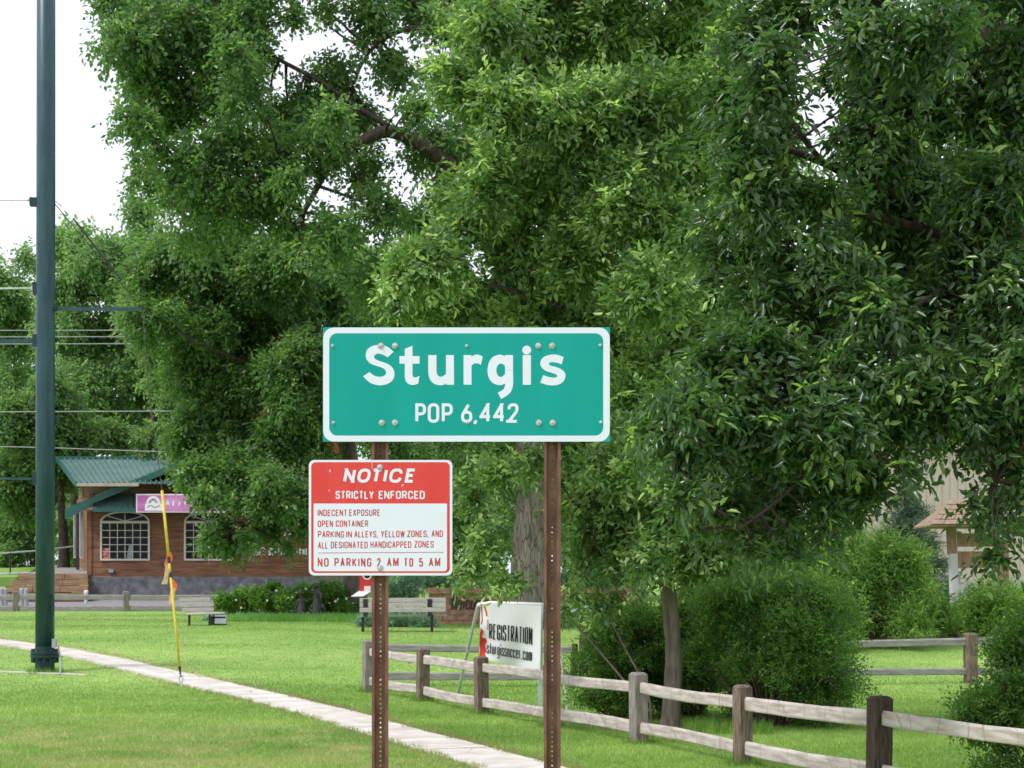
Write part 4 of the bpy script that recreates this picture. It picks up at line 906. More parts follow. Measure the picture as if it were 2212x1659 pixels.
GL = {
 'A': (1.0, [([(0,0),(.5,1),(1,0)],0), ([(.2,.33),(.8,.33)],0)]), 'B': (1, [([(0,0),(1,0,r),(1,.52,r),(0,.52)],1), ([(0,.52),(.95,.52,r),(.95,1,r),(0,1)],1)]),
 'C': (1, [([(1,.68),(1,1,r),(0,1,r),(0,0,r),(1,0,r),(1,.32)],0)]), 'D': (1, [([(0,0),(1,0,r),(1,1,r),(0,1)],1)]), 'E': (.88, [([(1,1),(0,1),(0,0),(1,0)],0), ([(0,.52),(.85,.52)],0)]),
 'F': (.85, [([(1,1),(0,1),(0,0)],0), ([(0,.52),(.85,.52)],0)]), 'G': (1, [([(1,.7),(1,1,r),(0,1,r),(0,0,r),(1,0,r),(1,.45),(.55,.45)],0)]), 'H': (1, [([(0,0),(0,1)],0), ([(1,0),(1,1)],0), ([(0,.52),(1,.52)],0)]),
 'I': (0, [([(.5,0),(.5,1)],0)]), 'K': (1, [([(0,0),(0,1)],0), ([(1,1),(0,.38)],0), ([(.35,.58),(1,0)],0)]), 'L': (.85, [([(0,1),(0,0),(1,0)],0)]), 'M': (1.25, [([(0,0),(0,1),(.5,.25),(1,1),(1,0)],0)]),
 'N': (1, [([(0,0),(0,1),(1,0),(1,1)],0)]), 'O': (1, [([(0,0,r),(1,0,r),(1,1,r),(0,1,r)],1)]), 'P': (1, [([(0,0),(0,1),(1,1,r),(1,.45,r),(0,.45)],0)]), 'Q': (1, [([(0,0,r),(1,0,r),(1,1,r),(0,1,r)],1), ([(.6,.2),(1,-.05)],0)]),
 'R': (1, [([(0,0),(0,1),(1,1,r),(1,.47,r),(0,.47)],0), ([(.5,.47),(1,0)],0)]), 'S': (1, [([(1,.74),(1,1,r),(0,1,r),(0,.53,r),(1,.49,r),(1,0,r),(0,0,r),(0,.26)],0)]), 'T': (.95, [([(.5,0),(.5,1)],0), ([(0,1),(1,1)],0)]),
 'U': (1, [([(0,1),(0,0,r),(1,0,r),(1,1)],0)]), 'V': (1, [([(0,1),(.5,0),(1,1)],0)]), 'W': (1.5, [([(0,1),(.25,0),(.5,.9),(.75,0),(1,1)],0)]), 'X': (1, [([(0,0),(1,1)],0), ([(0,1),(1,0)],0)]), 'Y': (1, [([(0,1),(.5,.45),(1,1)],0), ([(.5,0),(.5,.45)],0)]),
 'Z': (.95, [([(0,1),(1,1),(0,0),(1,0)],0)]), '0': (1, [([(0,0,r),(1,0,r),(1,1,r),(0,1,r)],1)]), '2': (1, [([(0,.72),(0,1,r),(1,1,r),(1,.62,.6),(0,0),(1,0)],0)]), '4': (1.05, [([(.75,0),(.75,1),(0,.28),(1,.28)],0)]),
 '5': (1, [([(1,1),(.08,1),(.03,.56),(1,.62,r),(1,0,r),(0,0,r),(0,.22)],0)]), '6': (1, [([(.72,1),(.03,.44)],0), ([(0,0,r),(1,0,r),(1,.56,r),(0,.56,r)],1)]), '1': (.4, [([(0,.8),(.8,1),(.8,0)],0)]), '9': (1, [([(0,.22),(0,0,r),(1,0,r),(1,1,r),(0,1,r),(0,.42,r),(1,.42,r),(1,.6)],0)]),
 ',': (0, [([(.6,.06),(.2,-.16)],0)]), '.': (0, [([(.5,-.05),(.5,.08)],0)]), ' ': (.45, []),
 'a': (.95, [([(1,0),(1,.7)],0), ([(1,.1),(.9,0,.6),(0,0,r),(0,.7,r),(1,.7,.5)],0)]), 'c': (.9, [([(1,.5),(1,.7,r),(0,.7,r),(0,0,r),(1,0,r),(1,.2)],0)]), 'e': (.95, [([(0,.36),(1,.36),(1,.7,r),(0,.7,r),(0,0,r),(1,0,r),(1,.14)],0)]),
 'g': (.95, [([(1,.7),(1,-.3,r),(.05,-.3,.6),(.05,-.22)],0), ([(1,.7),(0,.7,r),(0,0,r),(1,0)],0)]), 'i': (0, [([(.5,0),(.5,.7)],0), ([(.5,.86),(.5,1.02)],0)]), 'l': (0, [([(.5,0),(.5,1)],0)]),
 'm': (1.6, [([(0,0),(0,.7)],0), ([(0,.55),(.1,.7,.4),(.5,.7,.6),(.5,0)],0), ([(.5,.55),(.6,.7,.4),(1,.7,.6),(1,0)],0)]), 'n': (.95, [([(0,0),(0,.7)],0), ([(0,.55),(.1,.7,.4),(1,.7,r),(1,0)],0)]), 'o': (.95, [([(0,0,r),(1,0,r),(1,.7,r),(0,.7,r)],1)]),
 'r': (.6, [([(0,0),(0,.7)],0), ([(0,.5),(.1,.7,.5),(1,.7)],0)]), 's': (.85, [([(1,.54),(1,.7,.7),(0,.7,.7),(0,.37,.7),(1,.33,.7),(1,0,.7),(0,0,.7),(0,.16)],0)]), 't': (.6, [([(.4,.95),(.4,0,r),(1,0)],0), ([(0,.7),(1,.7)],0)]), 'u': (.95, [([(0,.7),(0,0,r),(1,0,r)],0), ([(1,0),(1,.7)],0)]),
}
def text(b, s, x0, x1, y0, y1, t, place, shear=0, gap=1.0, lift=0, depth=0):
    """lettering fitted into x0..x1, baseline y0, cap line y1, stroke width t"""
    H_ = y1 - y0; gp_ = t * gap; fixed = 0; flex = 0
    for c in s:
        w = GL[c][0]; fixed += t + gp_ if c != ' ' else gp_; flex += w
    fixed -= gp_; k = (x1 - x0 - fixed) / max(flex, .01); x = x0; li = 0
    for c in s:
        w, st = GL[c]; wi = w * k
        gs = []
        for pts, cl_ in st:
            P = [(x + t/2 + (p[0] if w > 0 else .0) * wi + ((p[0] - .5) * t * 1.2 if w == 0 else 0), y0 + t/2 + p[1] * (H_ - t)) + tuple(p[2:]) for p in pts]
            gs.append(([(px + (py - y0) * shear, py) for px, py in fillet(P, max(wi / 2, .001) if w > 0 else 0, cl_)], cl_))
        if gs: ink(b, gs, t, place, lift, (y0, y1) if c.isupper() or c.isdigit() else None)
        x += wi + (t + gp_ if c != ' ' else gp_)
def cat(pts, n=6):
    c = curve([Vector((p[0], p[1], 0)) for p in pts], n); return [(p.x, p.y) for p in c]
def rrect(x0, x1, y0, y1, r_, n=6):
    o = []
    for cx, cy, a0 in ((x1-r_, y0+r_, -90), (x1-r_, y1-r_, 0), (x0+r_, y1-r_, 90), (x0+r_, y0+r_, 180)):
        for k in range(n + 1): a = R(a0 + 90 * k / n); o.append((cx + r_ * math.cos(a), cy + r_ * math.sin(a)))
    return o

# ------------------------------------------------------------------ the two road signs
SY = 9.06; KS = K(SY)
def hat_post(u, vtop, Y, name, parent):
    """flanged U-channel post with a row of punched holes, open side to the back"""
    x = (u - U0) * Y / FPX; ztop = W(u, vtop, Y).z; wt = .0445; web = .020; dp = .030; th = .0035
    b = MB()
    for s_ in (-1, 1):       # flanges and sloping sides
        prof = [(s_ * wt, 0), (s_ * (wt - .014), 0), (s_ * (web + .002), dp), (s_ * web, dp)]
        for (xa, ya), (xb, yb) in zip(prof, prof[1:]):
            b.quad((x+xa, Y+ya, -.3), (x+xb, Y+yb, -.3), (x+xb, Y+yb, ztop), (x+xa, Y+ya, ztop))
            b.quad((x+xa, Y+ya+th, -.3), (x+xb, Y+yb+th, -.3), (x+xb, Y+yb+th, ztop), (x+xa, Y+ya+th, ztop))
        b.quad((x+s_*wt, Y, -.3), (x+s_*wt, Y+th, -.3), (x+s_*wt, Y+th, ztop), (x+s_*wt, Y, ztop))
    pitch = .0254; hr = .0048; z = 0; n = 10
    sq = [(web * max(-1, min(1, 1.42 * math.cos(a))), pitch/2 * max(-1, min(1, 1.42 * math.sin(a)))) for a in [k / 8 * 2 * math.pi for k in range(8)]]
    ho = [(hr * math.cos(k / 8 * 2 * math.pi), hr * math.sin(k / 8 * 2 * math.pi)) for k in range(8)]
    z = -.28
    while z < ztop - pitch:
        zc = z + pitch / 2
        for yy in (dp, dp + th):
            n0 = len(b.v); b.v += [(x+p[0], Y+yy, zc+p[1]) for p in sq] + [(x+p[0], Y+yy, zc+p[1]) for p in ho]
            for k in range(8): k2 = (k+1) % 8; b.f.append((n0+k, n0+k2, n0+8+k2, n0+8+k))
        n0 = len(b.v); b.v += [(x+p[0], Y+dp, zc+p[1]) for p in ho] + [(x+p[0], Y+dp+th, zc+p[1]) for p in ho]
        for k in range(8): k2 = (k+1) % 8; b.f.append((n0+k, n0+k2, n0+8+k2, n0+8+k))
        z += pitch
    return b.build(name, M_rust, parent)
sx0 = (697.5 - U0) / KS; sx1 = sx0 + 1.524; sz1 = CH + (HZ - 707) / KS; sz0 = sz1 - .6075
ts = thing('town_sign', 'green town sign with white border reading Sturgis POP 6,442 on two rusty posts', 'sign', (0, SY, 0))
hat_post(821, 730, SY + .012, 'post', ts); hat_post(1193, 730, SY + .012, 'post', ts)
c = .001524 / 1.662
def PS(px, py, l): return (sx0 + (px - 203) * c, SY - l, sz1 - (py - 115) * c)     # sign drawn in measured units
MB().bb(sx0, sx1, SY, SY + .003, sz0, sz1).build('panel', M_signg, ts)
bo = rrect(204.5, 1863.5, 116.5, 776.5, 62); bi = rrect(240, 1826, 150, 742, 46); b = MB()
for k in range(len(bo)):
    k2 = (k + 1) % len(bo); b.quad(PS(*bo[k], .0006), PS(*bo[k2], .0006), PS(*bi[k2], .0006), PS(*bi[k], .0006))
b.build('border', M_white, ts)
b = MB()
# outlines measured on the sign: (x, y, 1) is a sharp corner, the rest lie on curves
OUT = {
 'S': [(403,158,1),(343,213,1),(310,193),(270,178),(235,178),(210,198),(215,225),(250,245),(300,262),(355,285),(395,320),(412,370),(405,420),(375,460),(330,483),(270,493),(215,485),(160,462),(97,403,1),(162,360,1),(200,390),(240,405),(285,405),(318,390),(328,365),(315,335),(275,312),(220,295),(165,270),(130,225),(125,175),(145,130),(190,100),(250,88),(310,95),(360,120)],
 't': [(592,97,1),(592,200,1),(663,200,1),(663,277,1),(592,277,1),(592,385,1),(600,408),(622,415),(663,398,1),(650,475,1),(600,490),(555,480),(525,450),(515,405,1),(515,277,1),(462,277,1),(462,200,1),(515,200,1),(515,128,1)],
 'u': [(750,190,1),(832,190,1),(832,340,1),(838,380),(860,403),(890,405),(927,378,1),(927,190,1),(1005,190,1),(1008,487,1),(930,487,1),(930,475,1),(900,488),(860,492),(805,475),(765,430),(750,370,1)],
 'r': [(1103,190,1),(1180,190,1),(1180,205,1),(1215,188),(1250,186),(1295,203,1),(1277,288,1),(1245,275),(1210,275),(1183,297,1),(1183,487,1),(1103,487,1)],
 'g': [(1597,190,1),(1598,339,1),(1518,339,1),(1518,300,1),(1490,278),(1460,280),(1437,310),(1432,345),(1440,385),(1460,405),(1485,408),(1518,380,1),(1518,341,1),(1598,341,1),(1600,470,1),(1592,520),(1570,565),(1530,600),(1478,630,1),(1445,565,1),(1485,545),(1510,520),(1520,475,1),(1480,490),(1440,488),(1390,465),(1355,415),(1342,345),(1355,270),(1390,215),(1440,190),(1485,188),(1515,203,1),(1517,190,1)],
 'i': [(1695,190,1),(1777,190,1),(1777,487,1),(1695,487,1)],
 's': [(2105,210,1),(2083,285,1),(2050,270),(2000,262),(1965,265),(1958,280),(1975,297),(2030,310),(2085,335),(2118,370),(2122,405),(2105,450),(2065,480),(2010,493),(1945,490),(1870,467,1),(1900,390,1),(1940,405),(1990,415),(2025,413),(2040,400),(2030,385),(1985,368),(1925,348),(1885,315),(1870,275),(1885,230),(1925,200),(1980,186),(2040,188)]}
def outline(P):
    n = len(P); k0 = next(i for i, p in enumerate(P) if len(p) > 2); P = P[k0:] + P[:k0] + [P[k0]]; o = []; i = 0
    while i < n:
        j = i + 1
        while len(P[j]) < 3: j += 1
        if j == i + 1: o.append(P[i][:2])
        else: o += cat(P[i:j+1], 4)[:-1]
        i = j
    return o
for q in OUT.values(): b.quad(*[PS(x * .5786 + 379.2, y * .5786 + 165.9, .001) for x, y in outline(q)])
ci = [(1383 + 26 * math.cos(a), 247 + 26 * math.sin(a)) for a in [k / 18 * 6.2832 for k in range(18)]]; b.quad(*[PS(x, y, .001) for x, y in ci])
b.build('name_lettering', M_white, ts); b = MB()
def PSf(px, py, l): return PS(px, 2000 - py, l)
for ch, xa, xb in (('P', 738, 800), ('O', 810, 877), ('P', 891, 955), ('6', 1003, 1068), (',', 1079, 1102), ('4', 1110, 1179), ('4', 1189, 1259), ('2', 1272, 1335)): text(b, ch, xa, xb, 2000 - 668, 2000 - 555, 17.5, PSf, lift=.001)
b.build('population_lettering', M_white, ts)
def bolt(parent, x, y, z, rr_, nm='bolt'):
    o = MB(); prof = [(rr_, 0), (rr_, .0022), (rr_ * .62, .0025), (rr_ * .58, .007), (rr_ * .25, .009)]
    n0 = 0
    for r2, h in prof:
        for k in range(12): a = k / 12 * 6.283; o.v.append((x + math.cos(a) * r2, y - h, z + math.sin(a) * r2))
    for i in range(len(prof) - 1):
        for k in range(12): k2 = (k+1) % 12; o.f.append((i*12+k, i*12+k2, i*12+12+k2, i*12+12+k))
    o.f.append(tuple(range(48, 60))); o.build(nm, M_bolt, parent)
for px in (538, 621, 1449, 1530): p = PS(px, 222, .002); bolt(ts, p[0], p[1], p[2], .0165)
for px in (544, 620, 1452, 1533): p = PS(px, 667, .002); bolt(ts, p[0], p[1], p[2], .0165)
for px, py in ((259, 222), (1035, 222), (1808, 219), (264, 667), (1040, 667), (1812, 664)): p = PS(px, py, .0015); bolt(ts, p[0], p[1], p[2], .0090, 'rivet')

nx0 = (667 - U0) / KS; nz1 = CH + (HZ - 993.5) / KS; c2 = .762 / 836; NY = SY + .002
tn = thing('notice_sign', 'red and white NOTICE STRICTLY ENFORCED sign on the left post below the town sign', 'sign', (nx0 + .38, NY, nz1 - .62))
def PN(px, py, l): return (nx0 + (px - 127) * c2, NY - l, nz1 - (py - 880) * c2)
def PNf(px, py, l): return PN(px, 3000 - py, l)
def plate(name, P, l, mt, thick=0, place=PN):
    b = MB(); q = [place(x, y, l) for x, y in P]; b.quad(*q)
    if thick:
        q2 = [place(x, y, l - thick) for x, y in P]; b.quad(*q2[::-1])
        for k in range(len(q)): k2 = (k+1) % len(q); b.quad(q[k], q[k2], q2[k2], q2[k])
    return b.build(name, mt, tn)
plate('panel', rrect(127, 963, 880, 1553, 32), 0, M_white, .003)
plate('red_field', rrect(141, 948, 893, 1538, 26), .0006, M_red)
b = MB(); q = [(155, 1134), (932, 1134), (932, 1512)] + [(932 - 16 + 16 * math.cos(a), 1512 + 16 * math.sin(a)) for a in (.4, .8, 1.2, 1.57)] + [(171 + 16 * math.cos(a), 1512 + 16 * math.sin(a)) for a in (1.57, 1.9, 2.4, 3.14)]
b.quad(*[PN(x, y, .0010) for x, y in q]); b.build('white_field', M_white, tn)
b = MB(); 
for ch, xa, xb in (('N', 325, 389), ('O', 404, 478), ('T', 482, 545), ('I', 557, 575), ('C', 589, 662), ('E', 684, 739)): text(b, ch, xa, xb, 3000 - 1013, 3000 - 930, 17.5, PNf, shear=.19, lift=.0014)
b.build('heading_lettering', M_white, tn); b = MB()
text(b, 'STRICTLY', 283, 505, 3000 - 1108, 3000 - 1060, 8.2, PNf, gap=.6, lift=.0014); text(b, 'ENFORCED', 534, 803, 3000 - 1108, 3000 - 1060, 8.2, PNf, gap=.65, lift=.0014)
b.build('white_lettering', M_white, tn)
for ln in ((('INDECENT', 178, 350, 1207, 1169), ('EXPOSURE', 362, 543, 1207, 1168)), (('OPEN', 179, 268, 1271, 1233), ('CONTAINER', 284, 473, 1270, 1232)),
          (('PARKING', 180, 333, 1333, 1294), ('IN', 345, 378, 1333, 1294), ('ALLEYS,', 392, 530, 1332, 1293), ('YELLOW', 547, 686, 1331, 1292), ('ZONES,', 700, 824, 1330, 1291), ('AND', 842, 908, 1329, 1290)),
          (('ALL', 181, 238, 1397, 1358), ('DESIGNATED', 255, 470, 1395, 1356), ('HANDICAPPED', 486, 724, 1393, 1354), ('ZONES', 741, 855, 1391, 1352))):
    b = MB()
    for s_, x0, x1, y0, y1 in ln: text(b, s_, x0, x1, 3000 - y0, 3000 - y1, 5.6, PNf, gap=.75, lift=.0014)
    b.build('text_line', M_redtxt, tn)
b = MB()
for s_, x0, x1 in (('NO', 179, 243), ('PARKING', 276, 492), ('2', 524, 545), ('AM', 582, 650), ('TO', 681, 735), ('5', 769, 792), ('AM', 826, 893)): text(b, s_, x0, x1, 3000 - 1502, 3000 - 1451, 8, PNf, gap=1.1, lift=.0014)
b.build('text_line', M_redtxt, tn)
b = MB(); b.quad(PN(182, 1420, .0014), PN(910, 1416, .0014), PN(910, 1419.5, .0014), PN(182, 1423.5, .0014)); b.build('rule_line', M_redtxt, tn)
for px, py in ((541, 922), (543, 1509)): p = PN(px, py, .0016); bolt(tn, p[0], p[1], p[2], .0165)
b = MB()   # hairline crease and chips in the sheeting
b.quad(PN(495, 882, .0016), PN(497, 882, .0016), PN(496, 935, .0016), PN(494, 935, .0016)); b.quad(PN(246, 938, .0016), PN(251, 936, .0016), PN(253, 950, .0016), PN(247, 952, .0016)); b.quad(PN(243, 1054, .0016), PN(247, 1054, .0016), PN(247, 1064, .0016), PN(243, 1062, .0016)); b.quad(PN(676, 1020, .0016), PN(680, 1024, .0016), PN(668, 1036, .0016), PN(666, 1034, .0016))
b.build('scratch', M_white, tn)

# ------------------------------------------------------------------ timber restaurant
BY = 72.0
tb_ = thing('timber_restaurant', 'brown timber restaurant with green metal roof and arched windows', 'building', GY(430, BY))
bx = lambda u, Y=BY: (u - U0) * Y / FPX
bz = lambda v, Y=BY: CH + (HZ - v) * Y / FPX
xl, xr = bx(192), bx(760)
MB().bb(xl, xr, BY + .06, BY + 9, bz(1300), bz(1066)).build('wall', M_wood, tb_)
sid = MB(); z = bz(1246); hB = .085
while z < bz(1068):     # overlapping horizontal boards
    sid.quad((xl, BY - .0, z), (xr, BY - .0, z), (xr, BY + .035, z + hB), (xl, BY + .035, z + hB)); sid.quad((xl, BY + .035, z), (xr, BY + .035, z), (xr, BY, z), (xl, BY, z)); z += hB
o = sid.build('siding_board', M_wood, tb_); o['kind'] = 'stuff'
MB().bb(bx(188), bx(198), BY - .04, BY + .1, bz(1246), bz(1098)).build('corner_board', M_wood, tb_)
MB().bb(bx(193), xr + .1, BY - .12, BY + .05, bz(1300), bz(1246)).build('foundation', M_stone, tb_)
# bay with tall narrow windows at left
for (ua, Ya, ub, Yb) in ((166, 75.2, 192, 72.1),):
    a = Vector((bx(ua, Ya), Ya, 0)); b2 = Vector((bx(ub, Yb), Yb, 0)); w = MB()
    w.slab([(a.x, a.y, bz(1238, Ya)), (b2.x, b2.y, bz(1240)), (b2.x, b2.y, bz(1066)), (a.x, a.y, bz(1080, Ya))], .1); w.build('bay_wall', M_wood, tb_)
for (ua, ub, va, vb_, Y_) in ((165.5, 172, 1107, 1206, 74.2), (178.5, 187, 1105, 1206, 72.4)):
    f = MB().bb(bx(ua, Y_), bx(ub, Y_), Y_ - .55, Y_ - .45, bz(vb_, Y_), bz(va, Y_)).build('window', M_trim, tb_)
    MB().bb(bx(ua + 1.8, Y_), bx(ub - 1.8, Y_), Y_ - .57, Y_ - .53, bz(vb_ - 3, Y_), bz(va + 3, Y_)).build('pane', M_glassl, f)
MB().bb(bx(172, 73.5), bx(178, 73.5), 72.9, 73.0, bz(1230), bz(1105)).build('door', M_dark, tb_)
MB().beam(W(176, 1046, 71.3), W(176, 1078, 71.3), .14, .14).build('porch_post', M_kwood, tb_)
# arched windows
def arched(u0, u1, vspring, vtop, vsill, vbar):
    x0, x1 = bx(u0), bx(u1); zs, zt, zb = bz(vspring), bz(vtop), bz(vsill); cx = (x0 + x1) / 2; n = 16; t = .075
    def arc(x0, x1, zt_, zs_): 
        rx = (x1 - x0) / 2; return [(cx + rx * math.cos(math.pi * k / n), zs_ + (zt_ - zs_) * math.sin(math.pi * k / n) ** .9) for k in range(n + 1)]
    outer = [(x1, zb)] + arc(x0, x1, zt, zs) + [(x0, zb)]; inner = [(x1 - t, zb + t)] + arc(x0 + t, x1 - t, zt - t, zs) + [(x0 + t, zb + t)]
    b = MB(); m = len(outer)
    for y_ in (BY - .07,):
        for k in range(m):
            k2 = (k + 1) % m; O1, O2, I1, I2 = outer[k], outer[k2], inner[k], inner[k2]
            b.quad((O1[0], y_, O1[1]), (O2[0], y_, O2[1]), (I2[0], y_, I2[1]), (I1[0], y_, I1[1]))
            b.quad((O1[0], y_, O1[1]), (O1[0], BY + .05, O1[1]), (O2[0], BY + .05, O2[1]), (O2[0], y_, O2[1])); b.quad((I2[0], y_, I2[1]), (I2[0], BY + .02, I2[1]), (I1[0], BY + .02, I1[1]), (I1[0], y_, I1[1]))
    f = b.build('window', M_trim, tb_)
    zb2 = bz(vbar); MB().bb(x0 + t, x1 - t, BY - .06, BY - .015, zb2 - .05, zb2 + .05).build('transom', M_trim, f)
    # fan lights
    mu = MB()
    for ang in (40, 90, 140):
        a = R(ang); rx = (x1 - x0) / 2 - t; mu.beam((cx, BY - .045, zb2 + .05), (cx + rx * .98 * math.cos(a), BY - .045, zb2 + .05 + (zt - t - zb2 - .08) * math.sin(a)), .03, .03, up=(0, 1, 0))
    fan = [(x1 - t - .01, zb2 + .05)] + arc(x0 + t + .01, x1 - t - .01, zt - t - .01, zs) + [(x0 + t + .01, zb2 + .05)]
    g_ = MB(); g_.quad(*[(p[0], BY - .012, p[1]) for p in fan[::-1]]); g_.build('pane', M_glass, f)
    nc, nr = 6, 5; pw, ph_ = (x1 - x0 - 2 * t) / nc, (zb2 - .05 - zb - t) / nr; proto = MB().box((0, 0, 0), (pw - .025, .012, ph_ - .025)).mesh('pane'); proto.materials.append(M_glass)
    for i in range(nc):
        for j in range(nr):
            o = bpy.data.objects.new('pane', proto); COL.objects.link(o); o.parent = f; o.location = (x0 + t + pw * (i + .5), BY - .015 + random.uniform(-.002, .002), zb + t + ph_ * (j + .5)); o.rotation_euler = (random.uniform(-.02, .02), 0, random.uniform(-.02, .02))
    for i in range(1, nc): mu.beam((x0 + t + pw * i, BY - .03, zb + t), (x0 + t + pw * i, BY - .03, zb2 - .05), .028, .028, up=(0, 1, 0))
    for j in range(1, nr): mu.beam((x0 + t, BY - .033, zb + t + ph_ * j), (x1 - t, BY - .033, zb + t + ph_ * j), .028, .028, up=(0, 1, 0))
    mu.build('muntin', M_trim, f)
arched(217, 324, 1128, 1104, 1211, 1128); arched(398, 505, 1128, 1104, 1211, 1128)
# poster and pale shirt shape inside the first window
b = MB(); b.quad(W(222, 1209, BY - .035), W(237, 1209, BY - .035), W(237, 1184, BY - .035), W(222, 1184, BY - .035)); b.build('poster', mat('poster_print', (.55, .40, .36), .6, .3, col2=(.45, .08, .07), vscale=7, c2amt=.3), tb_)
b = MB(); b.quad(W(273, 1208, BY - .024), W(288, 1208, BY - .024), W(285, 1178, BY - .024), W(279, 1176, BY - .024)); b.build('curtain', mat('pale_cloth', (.25, .30, .36), .7, .2, var=.2), tb_)
MB().bb(bx(348), bx(361), BY - .07, BY - .01, bz(1219), bz(1208)).build('vent', M_bronze, tb_)
MB().bb(bx(236), bx(246), BY - .13, BY - .01, bz(1247) + .2, bz(1240) + .2).build('lamp', M_grey, tb_)
# gable with green fascia
pk = (440, 976); Lf_ = (150, 1096); Rt_ = (735, 1096)
g_ = MB(); g_.prism([(bx(205), bz(1072)), (bx(675), bz(1072)), (bx(pk[0]), bz(pk[1] + 6))], BY - .0, BY + .3); g_.build('gable_wall', M_wood, tb_)
FY = 70.9
def P3(u, v, Y): return W(u, v, Y)
for s_, e in ((Lf_, -1), (Rt_, 1)):
    mid = ((s_[0] * .72 + pk[0] * .28), (s_[1] * .72 + pk[1] * .28))
    path_ = [P3(s_[0] + (-10 if e < 0 else 10), s_[1] + 4, FY), P3(s_[0] + (25 if e < 0 else -25), 1083, FY), P3(205 if e < 0 else 675, 1072, FY), P3(pk[0], pk[1], FY)]
    fb = MB()
    for A, B in zip(path_, path_[1:]):
        dz = Vector((0, 0, .14 if B is path_[-1] else .2))
        n0 = len(fb.v)
        h0 = .42 if A is path_[0] else (.42 if A is path_[1] else .26); h1 = .42 if B is path_[1] else .26
        fb.slab([A - Vector((0, 0, h0)), B - Vector((0, 0, h1)), B, A] if e < 0 else [B - Vector((0, 0, h1)), A - Vector((0, 0, h0)), A, B], .06)
    fb.build('fascia', M_trimg, tb_)
    A, B = path_[2], path_[3]; ns = 16; dA = Vector((0, 5.0, 0))
    for k in range(ns):
        p, q = lerp(A, B, k / ns), lerp(A, B, (k + 1) / ns); mbp = MB(); mbp.slab([p, q, q + dA, p + dA] if e > 0 else [q, p, p + dA, q + dA], .03); mbp.beam(p + Vector((0, 0, .03)), p + dA + Vector((0, 0, .03)), .04, .06); mbp.build('roof_panel', M_roof, tb_)
# skirt roof under the gable: separate metal panels with standing seams
uu = 202
while uu < 690:
    p = [P3(uu, 1101, 70.9), P3(uu + 11.6, 1101, 70.9), P3(uu + 11.6, 1066, 71.95), P3(uu, 1066, 71.95)]
    b = MB(); b.slab(p, .02); b.beam(p[0] + Vector((0, -.01, .03)), p[3] + Vector((0, -.01, .03)), .03, .05); b.build('roof_panel', M_trimg if False else M_roof, tb_); uu += 12
MB().beam(P3(200, 1102, 70.85), P3(692, 1102, 70.85), .05, .14).build('gutter', M_trimg, tb_)
MB().bb(bx(160, 71), bx(208, 71), 71.0, 71.9, bz(1103), bz(1098)).build('soffit', M_soff, tb_)
# upper main roof
uu = 125
while uu < 745:
    k = (uu - 125) / 620; un = min(uu + 12.4, 745); off = 40 * (1 - k)
    p = [P3(uu + off, 1044, 70.6), P3(un + 40 * (1 - (un - 125) / 620), 1044, 70.6), P3(un, 991, 76), P3(uu, 991, 76)]
    b = MB(); b.slab(p, .03); b.beam(p[0] + Vector((0, -.01, .04)), p[3] + Vector((0, -.01, .04)), .035, .07); b.build('roof_panel', M_roof, tb_); uu += 12.4
MB().beam(P3(122, 989, 76), P3(748, 989, 76), .3, .12).build('ridge_cap', M_trimg, tb_)
MB().beam(P3(165, 1047, 70.55), P3(300, 1047, 70.55), .06, .13).build('gutter', M_soff, tb_)
MB().beam(P3(123, 992, 76), P3(165, 1046, 70.6), .08, .22).build('rake_board', M_trimg, tb_)
MB().bb(bx(170), bx(740), 72.2, 80, bz(1070), bz(1046)).build('upper_wall', M_kwood, tb_)
# upper storey seen through the leaves
MB().bb(bx(505, 79), bx(730, 79), 79, 86, bz(990, 79), bz(880, 79)).build('upper_storey', mat('red_timber', (.22, .06, .035), .8, .2, var=.15), tb_)
for u in (517, 528, 620, 660):
    f = MB().bb(bx(u, 79), bx(u + 11, 79), 78.9, 79, bz(942, 79), bz(905, 79)).build('window', M_trim, tb_); MB().bb(bx(u + 2, 79), bx(u + 9, 79), 78.88, 78.95, bz(938, 79), bz(908, 79)).build('pane', M_glassl, f)
# painted wall lettering
b = MB(); pl = lambda x, y, l: tuple(W(x, 2000 - y, BY - .02 - l))
text(b, 'FULL', 545, 573, 2000 - 1200, 2000 - 1186, 2.3, pl, gap=.8, lift=.002, depth=.02); text(b, 'SERVICE', 580, 622, 2000 - 1200, 2000 - 1186, 2.3, pl, gap=.8, lift=.002, depth=.02)
text(b, 'KITCHEN', 628, 672, 2000 - 1199, 2000 - 1185, 2.3, pl, gap=.8, lift=.002, depth=.02); text(b, 'SINCE', 597, 622, 2000 - 1171, 2000 - 1161, 1.8, pl, gap=.8, lift=.002, depth=.02)
stroke(b, [(x, 2000 - y) for x, y in cat([(543, 1175), (560, 1183), (585, 1186), (615, 1183)])], 4, 0, pl, .004, .02)
for P in ([(572, 1150), (590, 1135), (600, 1150), (592, 1158)], [(600, 1158), (612, 1135), (622, 1140), (615, 1158)], [(625, 1155), (640, 1135), (650, 1150), (665, 1140)]): stroke(b, [(x, 2000 - y) for x, y in cat(P)], 4, 0, pl, .005, .02)
b.build('wall_lettering', M_wht, tb_)
